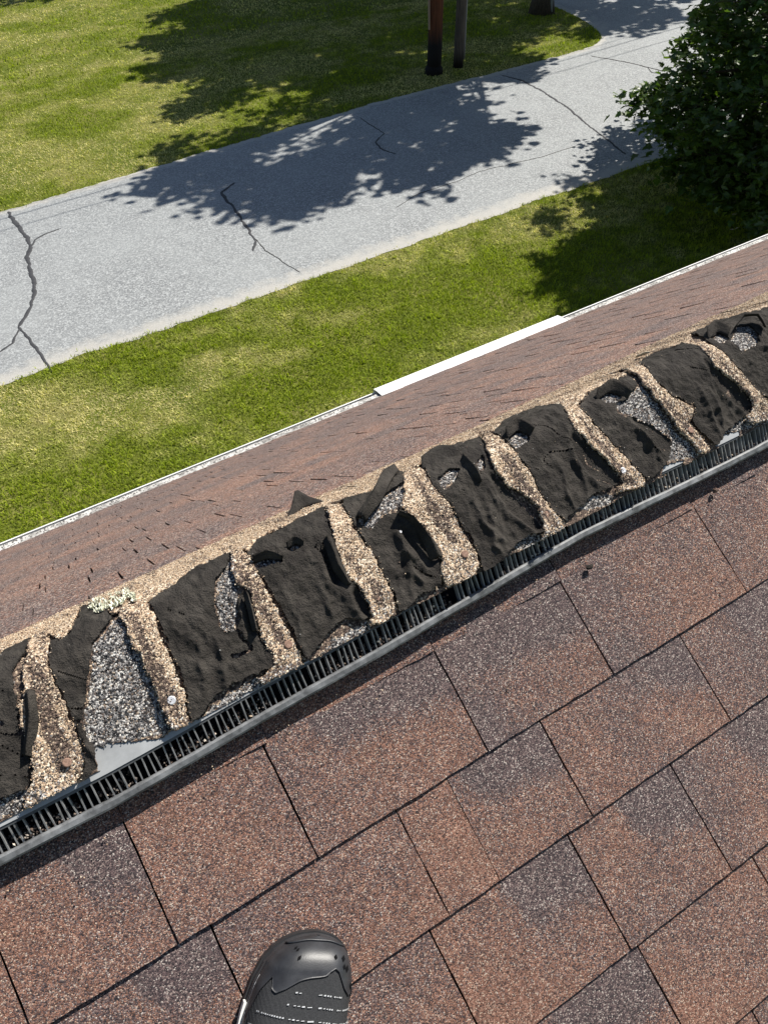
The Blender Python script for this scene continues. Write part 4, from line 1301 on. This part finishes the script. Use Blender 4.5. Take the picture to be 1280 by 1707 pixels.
    # soles
    def sole(name, z0, z1, grow, mat, s0=0.0, s1=1.0, side=0):
        ss = np.concatenate([np.linspace(0, .1, 14), np.linspace(.13, .9, 24), np.linspace(.92, 1, 10)])
        ss = ss[(ss >= s0) & (ss <= s1)]
        lf = np.stack([-(np.interp(ss, ks, wl_) + grow) + .006 * np.cos(ss * 3), -ss * L + grow * (1 - 2 * ss)], 1)
        rg = np.stack([(np.interp(ss, ks, wr_) + grow) + .006 * np.cos(ss * 3), -ss * L + grow * (1 - 2 * ss)], 1)
        poly = np.concatenate([lf, rg[::-1]]) if not side else np.concatenate([lf, (lf + np.array([.012, 0]))[::-1]])
        n2 = len(poly); lug = .0
        V_ = np.concatenate([np.c_[poly, np.full(n2, z0)], np.c_[poly, np.full(n2, z1)]])
        h_ = n2 // 2
        q = [(i, (i + 1) % n2, n2 + (i + 1) % n2, n2 + i) for i in range(n2)]
        q += [(n2 + i, n2 + i + 1, n2 + n2 - 2 - i, n2 + n2 - 1 - i) for i in range(h_ - 1)] + [(i + 1, i, n2 - 1 - i, n2 - 2 - i) for i in range(h_ - 1)]
        return link(name, raw_mesh(name, V_, np.array(q), mat), root, keep=False)
    dk = simple('outsole_rubber', (.02, .02, .022), .6, .4, 80, .3)
    sole('outsole', 0.0, .012, .0035, dk)
    sole('midsole', .012, .0235, .002, simple('midsole_foam', (.035, .036, .04), .5, .4, 80, .3))
    sole('midsole_band', .0125, .024, .0042, simple('white_foam', (.8, .79, .75), .5, .4, 40, .08), .225, .75, 1)
    # pale edge seam on the left of the upper
    mb_ = MB(); s_ = np.linspace(.13, .36, 16); mb_.tube(P(s_, np.full(16, .955 * math.pi), .001), .0009, 6)
    link('edge_seam', mb_.mesh('edge_seam', st, True), root, keep=False)
    # lace tongue end with its eyelet
    mb_ = MB()
    S, A_ = np.meshgrid(np.linspace(.245, .40, 14), np.linspace(.38 * math.pi, .60 * math.pi, 14), indexing='ij')
    A_ = .49 * math.pi + (A_ - .49 * math.pi) * np.clip((S - .235) / .05, .3, 1)
    pt = P(S, A_, .0030).reshape(-1, 3); I = np.arange(196).reshape(14, 14)
    link('tongue_tab', raw_mesh('tongue_tab', pt, np.stack([I[:-1, :-1], I[:-1, 1:], I[1:, 1:], I[1:, :-1]], -1).reshape(-1, 4), rub.m, True), root, keep=False)
    c_ = P(.268, .50 * math.pi, .0035); a_ = np.linspace(0, 2 * math.pi, 17)
    mb_.tube(np.stack([c_[0] + .004 * np.cos(a_), c_[1] + .0035 * np.sin(a_), c_[2] + 0 * a_], 1), .001, 6)
    link('eyelet', mb_.mesh('eyelet', simple('dark_eyelet', (.015, .015, .016), .4, .5), True), root, keep=False)
    # collar: padded opening round the ankle
    mb_ = MB(); a_ = np.linspace(0, 2 * math.pi, 33)
    mb_.tube(np.stack([.033 * np.cos(a_) - .001, -.225 + .058 * np.sin(a_), .094 + .004 * np.sin(a_)], 1), .0085, 8)
    link('collar', mb_.mesh('collar', t.m, True), root, keep=False)
    surf('heel_upper', .66, 1.0, 24, 40, t.m, -.0005)


build_shoe()

# ================================================================== POLES AND WIRES
def lean(px_b, py_b, px_t, py_t, H):
    B = ground(np.array(px_b, float), np.array(py_b, float))
    best = None
    for lx in np.linspace(-.12, .12, 481):
        P = B + np.array([lx, 0, 1.0]) * np.linspace(.3, 6, 60)[:, None]
        u, v_, _ = project(P)
        e = abs(np.interp(-py_t, -v_, u) - px_t)
        if best is None or e < best[0]: best = (e, lx)
    return B, np.array([best[1], 0, 1.0]) * H


def wood_mat(name, lo, hi, black_to=None):
    t = NT(name, .85, .25)
    tc = t.n('ShaderNodeTexCoord'); mp = t.n('ShaderNodeMapping'); mp.inputs['Scale'].default_value = (14, 14, .8); t.l(tc.outputs['Object'], mp.inputs[0])
    n_ = t.noise(mp.outputs[0], 3, 6, .65)
    c = t.ramp(n_, [(.3, lo), (.7, hi)])
    if black_to:
        sp = t.n('ShaderNodeSeparateXYZ'); t.l(tc.outputs['Object'], sp.inputs[0])
        z = t.math('ADD', sp.outputs[2], t.math('MULTIPLY', n_, .3))
        c = t.mix(t.ramp(t.math('DIVIDE', z, 4.0), [((black_to) / 4, (1, 1, 1)), ((black_to + .35) / 4, (0, 0, 0))]), c, (.012, .011, .011))
    t.color(c); t.bump(n_, .6, .02)
    return t.m


def pole(name, bp, tp, H, r0, r1, mat, label, extras):
    B, D = lean(*bp, *tp, H)
    e = empty(name, B); tag(e, label, 'utility pole')
    zz = np.linspace(0, 1, 24)
    mb_ = MB(); pts = D * zz[:, None]; pts[:, 0] += .02 * np.sin(zz * 7)
    mb_.tube(pts + B, r0 + (r1 - r0) * zz, 16)
    # centre the mesh's own origin on the pole foot
    me = mb_.mesh('shaft', mat, True); me.transform(Matrix.Translation(Vector(-B)))
    o = link('shaft', me, e, keep=False)
    extras(e, B, D)
    return e, B, D


def ex1(e, B, D):
    mb_ = MB(); a = np.arange(20) * 2 * math.pi / 20
    for k2 in range(20):      # dark collar of dirt and butt rot at the foot
        pass
    mb_.tube(np.array([(0, 0, -.02), (0, 0, .10), (0, 0, .16)]), [.215, .20, .165], 16)
    link('butt_collar', mb_.mesh('butt_collar', simple('creosote', (.012, .011, .011), .9, .2, 20, .3), True), e, keep=False)
    mb_ = MB(); top = D * .93
    mb_.box((-.06, -1.1, top[2] - .06), (.06, 1.1, top[2] + .06)); me = mb_.mesh('crossarm', M_TWIG); me.transform(Matrix.Translation((top[0], .2, 0)))
    link('crossarm', me, e, keep=False)
    # ground wire moulding up the shaft
    mb_ = MB(); mb_.box((-.155, -.06, .9), (-.128, -.02, 2.9)); link('wire_moulding', mb_.mesh('wire_moulding', simple('pale_moulding', (.30, .22, .16), .7, .3)), e, keep=False)


def ex2(e, B, D):
    mb_ = MB(); pts = D * np.linspace(.02, .9, 20)[:, None]; mb_.tube(pts + np.array([.12, -.06, 0]), .018, 8)
    link('conduit', mb_.mesh('conduit', simple('grey_conduit', (.32, .31, .29), .5, .4), True), e, keep=False)


p1, B1, D1 = pole('utility_pole', (723, 122), (726, 0), 9.0, .165, .12, wood_mat('treated_pine', (.055, .020, .010), (.17, .062, .028), .75),
                  'thick rust brown utility pole with black foot beside the far road edge', ex1)
p2, B2, D2 = pole('utility_pole', (763, 112), (768, 0), 7.6, .115, .09, wood_mat('weathered_pine', (.05, .042, .035), (.15, .125, .10), .2),
                  'thinner weathered grey pole right behind the rust brown one', ex2)
# thin sign or marker post in the far shade
pp = ground(np.array(917.), np.array(24.))
mb = MB(); mb.tube(np.array([(0, 0, 0), (0, 0, 1.0), (.01, 0, 2.3)]), [.045, .04, .04], 10)
po = mb.build('marker_post', simple('grey_post', (.30, .33, .36), .6, .4, 30, .2), None, True); po.location = Vector(pp)
tag(po, 'thin pale grey post beside the dark trunk at the top edge', 'post')

for i, (sh1, sh2, zw, r_, lab) in enumerate((((0, 365), (1050, 68), 7.3, .016, 'upper overhead wire running along the far side of the road, thickest of them'),
                                              ((0, 386), (1060, 83), 6.6, .012, 'middle overhead wire running along the far side of the road'),
                                              ((0, 352), (1120, 40), 8.2, .010, 'thin topmost overhead wire along the far side of the road'))):
    a, b_ = ground(np.array([sh1[0], sh2[0]], float), np.array([sh1[1], sh2[1]], float), .03)
    k2 = SUN / SUN[2]
    a = a + k2 * zw; b_ = b_ + k2 * zw
    d_ = (b_ - a) / (b_[0] - a[0])
    xs_ = np.linspace(-16, 44, 60)
    pts = a + d_ * (xs_ - a[0])[:, None]
    pts[:, 2] += .0006 * (xs_ - 11) ** 2
    mb = MB(); mb.tube(pts - pts[0], r_, 6)
    o = mb.build('overhead_wire', simple('wire_jacket', (.015, .015, .016), .6, .4), None, True); o.location = Vector(pts[0])
    tag(o, lab, 'wire')

# ================================================================== TREES
def leaf_shape():
    pts = [(0, 0), (.16, -.05), (.42, .06), (.34, .22), (.52, .46), (.30, .46), (.22, .56), (.20, .72), (.0, 1.0), (-.20, .72), (-.22, .56), (-.30, .46), (-.52, .46), (-.34, .22), (-.42, .06), (-.16, -.05)]
    z = [0, .0, .06, .03, .10, .05, .04, .02, -.10, .02, .04, .05, .10, .03, .06, 0]
    V_ = [(0, .38, -.03)] + [(x, y, h) for (x, y), h in zip(pts, z)]
    n_ = len(pts)
    return np.array(V_), np.array([(0, 1 + i, 1 + (i + 1) % n_) for i in range(n_)])


LV, LF = leaf_shape()
LVS = np.array([(0, 0, 0), (.45, .1, .08), (.5, .5, .08), (0, 1, -.1), (-.5, .5, .08), (-.45, .1, .08)]); LFS = np.array([(0, 1, 3), (1, 2, 3), (0, 3, 5), (5, 3, 4)])


def leaf_frames(P, up, tilt):
    n_ = len(P)
    nrm = np.tile(np.array(up, float), (n_, 1)) + rng.normal(0, tilt, (n_, 3)); nrm /= np.linalg.norm(nrm, axis=1)[:, None]
    f_ = rng.normal(size=(n_, 3)); f_[:, 2] -= .5; f_ -= (f_ * nrm).sum(1)[:, None] * nrm; f_ /= np.linalg.norm(f_, axis=1)[:, None]
    return np.cross(f_, nrm), f_, nrm


M_LEAF = None


def leaf_mat():
    t = NT('maple_leaf', .42, .45)
    c = t.attr('col', 'Color'); oi = t.n('ShaderNodeObjectInfo')
    t.color(c)
    tr = t.n('ShaderNodeBsdfTranslucent'); t.l(t.mix(1.0, c, (1.9, 2.0, .7), 'MULTIPLY'), tr.inputs[0])
    mx = t.n('ShaderNodeMixShader'); mx.inputs[0].default_value = .28
    t.l(t.b.outputs[0], mx.inputs[1]); t.l(tr.outputs[0], mx.inputs[2]); t.l(mx.outputs[0], t.t.nodes['Material Output'].inputs[0])
    return t.m


M_LEAF = leaf_mat()
M_BARK = wood_mat('bark', (.03, .024, .018), (.10, .08, .06))


def leaves_np(P, size, detailed, up=(0, 0, 1), tilt=.45):
    base, F_ = (LV, LF) if detailed else (LVS, LFS)
    r_, f_, n_ = leaf_frames(P, up, tilt)
    s = size[:, None, None]
    v = P[:, None] + s * (base[None, :, 0, None] * r_[:, None] + base[None, :, 1, None] * f_[:, None] + base[None, :, 2, None] * n_[:, None])
    f = (np.arange(len(P))[:, None, None] * len(base) + F_).reshape(-1, 3)
    c = np.array([.044, .084, .015]) * rng.uniform(.6, 1.5, (len(P), 1)) + np.array([.02, .02, 0]) * rng.uniform(0, 1, (len(P), 1))
    return v.reshape(-1, 3), f, np.repeat(c, len(base), 0)


LIT_ROAD = [(940, 120), (990, 85), (1105, 115), (1035, 200), (985, 220), (970, 250), (990, 275), (940, 280), (885, 300), (855, 345), (760, 395), (690, 378), (810, 312), (915, 275), (912, 245), (900, 200), (890, 165)]
LIT_LAWN = [(500, 500), (850, 352), (868, 378), (940, 400), (870, 440), (905, 520), (760, 620), (300, 790), (0, 700)]


def shades_lit(c, r):
    c = np.asarray(c, float)
    S = c - SUN / SUN[2] * c[2]
    pts = np.array([S + np.array([a_, b_, 0]) * r * .75 for a_, b_ in ((0, 0), (1.2, 0), (-1.2, 0), (0, 1), (0, -1))])
    u, v_, _ = project(pts)
    return bool((inpoly(u, v_, LIT_ROAD) | inpoly(u, v_, LIT_LAWN)).any())


def tree(base, H, clumps, nleaf, size, label, cat, group=None, detailed=False, r0=.2, singles=0, spread=1.0):
    e = empty('maple_tree', base); tag(e, label, cat, group)
    B = np.array(base, float)
    tm = MB()
    top = np.mean([c[0] for c in clumps], axis=0); top[2] = B[2] + H * .75
    zz = np.linspace(0, 1, 14)[:, None]
    path = B + (top - B) * np.concatenate([zz ** 2.0, zz ** 2.0, zz], 1)
    path[:, 0] += .08 * np.sin(zz[:, 0] * 6); path[:, 1] += .06 * np.sin(zz[:, 0] * 5 + 1)
    rad = r0 * (1 - .75 * zz[:, 0]); rad[0] *= 1.4
    tm.tube(path, rad, 12)
    tm.build('trunk', M_BARK, e, True)
    lm = MB(); Ps = []
    w = np.array([c[1] ** 2 for c in clumps]); w = w / w.sum()
    for (c, r), wt in zip(clumps, w):
        c = np.array(c, float)
        i = int(np.argmin(np.abs(path[:, 2] - (B[2] + (c[2] - B[2]) * .62)))); i = max(4, i)
        s = path[i]; mid = (s + c) / 2 + np.array([0, 0, -.06 * np.linalg.norm(c - s)]) + rng.normal(0, .1, 3)
        tq = np.linspace(0, 1, 7)[:, None]
        br = (1 - tq) ** 2 * s + 2 * tq * (1 - tq) * mid + tq ** 2 * c
        lm.tube(br, np.linspace(max(.016, rad[i] * .4), .008, 7), 6)
        n_ = int(nleaf * wt)
        ntw = max(4, n_ // 22)
        td = rng.normal(size=(ntw, 3)); td /= np.linalg.norm(td, axis=1)[:, None]; td[:, 2] *= .6
        for k2 in range(ntw):
            tip = c + td[k2] * r * rng.uniform(.55, 1.1) * spread
            lm.tube(np.array([c + (tip - c) * .1, c + (tip - c) * .55 + rng.normal(0, .03, 3), tip]), [.007, .005, .003], 4, False)
            f_ = rng.uniform(.25, 1.08, 22)[:, None]
            Ps.append(c + (tip - c) * f_ + rng.normal(0, .10 * size / .13, (22, 3)))
    P = np.concatenate(Ps)
    lm.build('limb', M_BARK, e, True)
    sz = rng.uniform(.6, 1.25, len(P)) * size
    if singles:
        u, v_, z = project(P)
        score = np.where((u > 1000) & (u < 1285) & (v_ > -8) & (v_ < 420), z, 1e9)
        o_ = np.argsort(score); one = o_[:singles]; rest = o_[singles:]
        protos = []
        for k2 in range(6):
            c = np.array([.044, .082, .015]) * rng.uniform(.7, 1.5)
            pv = LV * np.array([1, 1, rng.uniform(.5, 1.8)])
            protos.append(raw_mesh('leaf', pv, LF, M_LEAF, False, {'col': np.tile(c, (len(LV), 1))}))
        r_, f_, n_ = leaf_frames(P[one], (0, 0, 1), .45)
        for k2, pi in enumerate(one):
            o = bpy.data.objects.new('leaf', protos[k2 % 6]); COL.objects.link(o); o.parent = e
            q = P[pi] - B; s = sz[pi]
            o.matrix_basis = Matrix([[s * r_[k2][i], s * f_[k2][i], s * n_[k2][i], q[i]] for i in range(3)] + [[0, 0, 0, 1]])
        P = P[rest]; sz = sz[rest]
    v, f, c = leaves_np(P, sz, detailed)
    o = link('crown', raw_mesh('crown', v, f, M_LEAF, False, {'col': c}), e)
    o['kind'] = 'stuff'
    return e


# the maple at the right: low boughs in view, the bulk of its crown above the frame
XM = np.array([(-400, 1240), (-60, 1150), (-10, 1150), (40, 1140), (75, 1125), (110, 1120), (135, 1085), (160, 1050), (190, 1055), (215, 1072), (260, 1095), (330, 1120), (400, 1180), (450, 1400)], float)
cl = []
tries = 0
cen = np.array([13.7, 9.2, 4.5]); rad3 = np.array([3.5, 2.9, 3.7])
while len(cl) < 140 and tries < 40000:
    tries += 1
    d_ = rng.normal(size=3); d_ /= np.linalg.norm(d_); d_ *= rng.uniform(.25, 1) ** .5
    c = cen + d_ * rad3
    if c[2] < .75 or c[1] < 6.9: continue
    r = rng.uniform(.42, .72)
    u, v_, z = project(c)
    if z < 6: continue
    rp = r * 1.15 * FPX / z
    if v_ + rp > -12:
        bad = False
        for a_ in np.linspace(0, 2 * math.pi, 10):
            if u + rp * math.cos(a_) < np.interp(v_ + rp * math.sin(a_), XM[:, 0], XM[:, 1]) - 12 and v_ + rp * math.sin(a_) > -12: bad = True
        if bad: continue
        if v_ > 330: continue
    if shades_lit(c, r): continue
    if any(np.linalg.norm(c - q[0]) < .55 for q in cl): continue
    cl.append((c, r))
# boughs added along the sun line, to cast shade on the verge
for px_, py_, z_ in ((985, 345, 4.4), (1015, 325, 4.8), (1045, 315, 4.2), (965, 362, 4.0), (1005, 395, 4.6), (960, 440, 4.6), (1000, 470, 4.4), (940, 480, 5.2), (985, 520, 4.8), (1040, 430, 4.6)):
    cl.append((ground(np.array(float(px_)), np.array(float(py_))) + SUN / SUN[2] * z_, .5))
# gaps in the upper crown let the sun onto the outer boughs
LIT = [CAM + pray(a_, b_) * z_ for a_, b_, z_ in ((1105, 55, 12.5), (1140, 112, 12.1), (1185, 138, 11.8), (1060, 165, 12.5), (1262, 222, 11.3), (1090, 175, 12.3))]
def sunlit_gap(c, r):
    for P in LIT:
        q_ = c - P; t_ = q_ @ SUN
        if t_ > .45 and np.linalg.norm(q_ - t_ * SUN) < r * .95: return True
    return False
cl = [(c, r) for c, r in cl if not sunlit_gap(c, r)]
# boughs that reach out on the left
for px_, py_, z, r in ((1062, 168, 12.6, .30), (1098, 178, 12.4, .42), (1140, 140, 12.2, .45), (1150, 75, 12.6, .42), (1175, 30, 12.8, .5), (1130, 225, 12.0, .5), (1190, 170, 11.8, .55), (1240, 90, 12, .6), (1120, 270, 11.9, .45), (1180, 260, 11.4, .6), (1240, 220, 11.2, .6), (1250, 300, 11, .6), (1190, 320, 11.2, .5)):
    P = CAM + pray(px_, py_) * z
    cl.append((P, r))
for px_ in range(1075, 1420, 44):
    for py_ in range(-40, 420, 48):
        if px_ < np.interp(py_, XM[:, 0], XM[:, 1]) + 42: continue
        z = rng.uniform(10.4, 12.8)
        P = CAM + pray(px_ + rng.uniform(-20, 20), py_ + rng.uniform(-20, 20)) * z
        if sunlit_gap(P, .45): continue
        if P[2] > .45: cl.append((P, rng.uniform(.4, .6)))
tree((13.4, 8.4, 0), 7.5, cl, 42000, .120, 'dark green maple tree with spreading leafy boughs at the right between road and house', 'tree', None, True, .2, 280)


def crown(cx_, cy_, cz_, rx, ry, rz, n_, rmin, rmax, cut=None):
    out = []
    k2 = 0
    while len(out) < n_ and k2 < 20000:
        k2 += 1
        d_ = rng.normal(size=3); d_ /= np.linalg.norm(d_); d_ *= rng.uniform(.3, 1) ** .5
        c = np.array([cx_ + d_[0] * rx, cy_ + d_[1] * ry, cz_ + d_[2] * rz])
        u, v_, z = project(c)
        r = rng.uniform(rmin, rmax)
        if z > 0 and v_ + r * 1.3 * FPX / z > -25: continue
        if cut and not cut(c): continue
        if shades_lit(c, r): continue
        out.append((c, r))
    return out


tb = ground(np.array(904.), np.array(22.))
tree(tuple(tb), 9.5, crown(13.6, 17.2, 7.6, 3.7, 4.6, 2.4, 80, .55, .9, lambda c: c[0] - .85 * c[2] - .3 > 3.4 + .42 * max(0, c[1] - .22 * c[2] - 16.5)) + crown(18.4, 18.8, 7.8, 3.2, 2.4, 2.0, 40, .55, .95) + [(ground(np.array(a_), np.array(b_)) + SUN / SUN[2] * z_, .75) for a_, b_, z_ in ((684., 212., 7.0), (720., 205., 7.6))], 17500, .20, 'broad tree across the road beside the thin grey post, its trunk in deep shade', 'tree', None, False, .26)  # last two clumps are added to close a sunny hole in the road shadow
tree((17.2, 25.5, 0), 11, crown(18.6, 24.5, 8.5, 5.2, 5.0, 2.8, 110, .8, 1.3, lambda c: c[0] - .85 * c[2] - 1.0 > 5.0 + .42 * max(0, c[1] - .22 * c[2] - 20)), 22000, .27, 'tall tree farther back on the far lawn casting shade along the top edge', 'tree', None, False, .3)
tree((25.5, 21.5, 0), 10, crown(24.6, 20.6, 8.0, 4.2, 3.0, 2.6, 52, .7, 1.2), 8000, .22, 'tree beside the road bend shading the asphalt at the top right', 'tree', None, False, .28)
tree((12.5, 36, 0), 10, crown(12.6, 34.6, 8.0, 4.5, 2.0, 2.6, 34, .8, 1.3), 3500, .26, 'tree at the back of the far lawn shading its upper left corner', 'tree', None, False, .28)
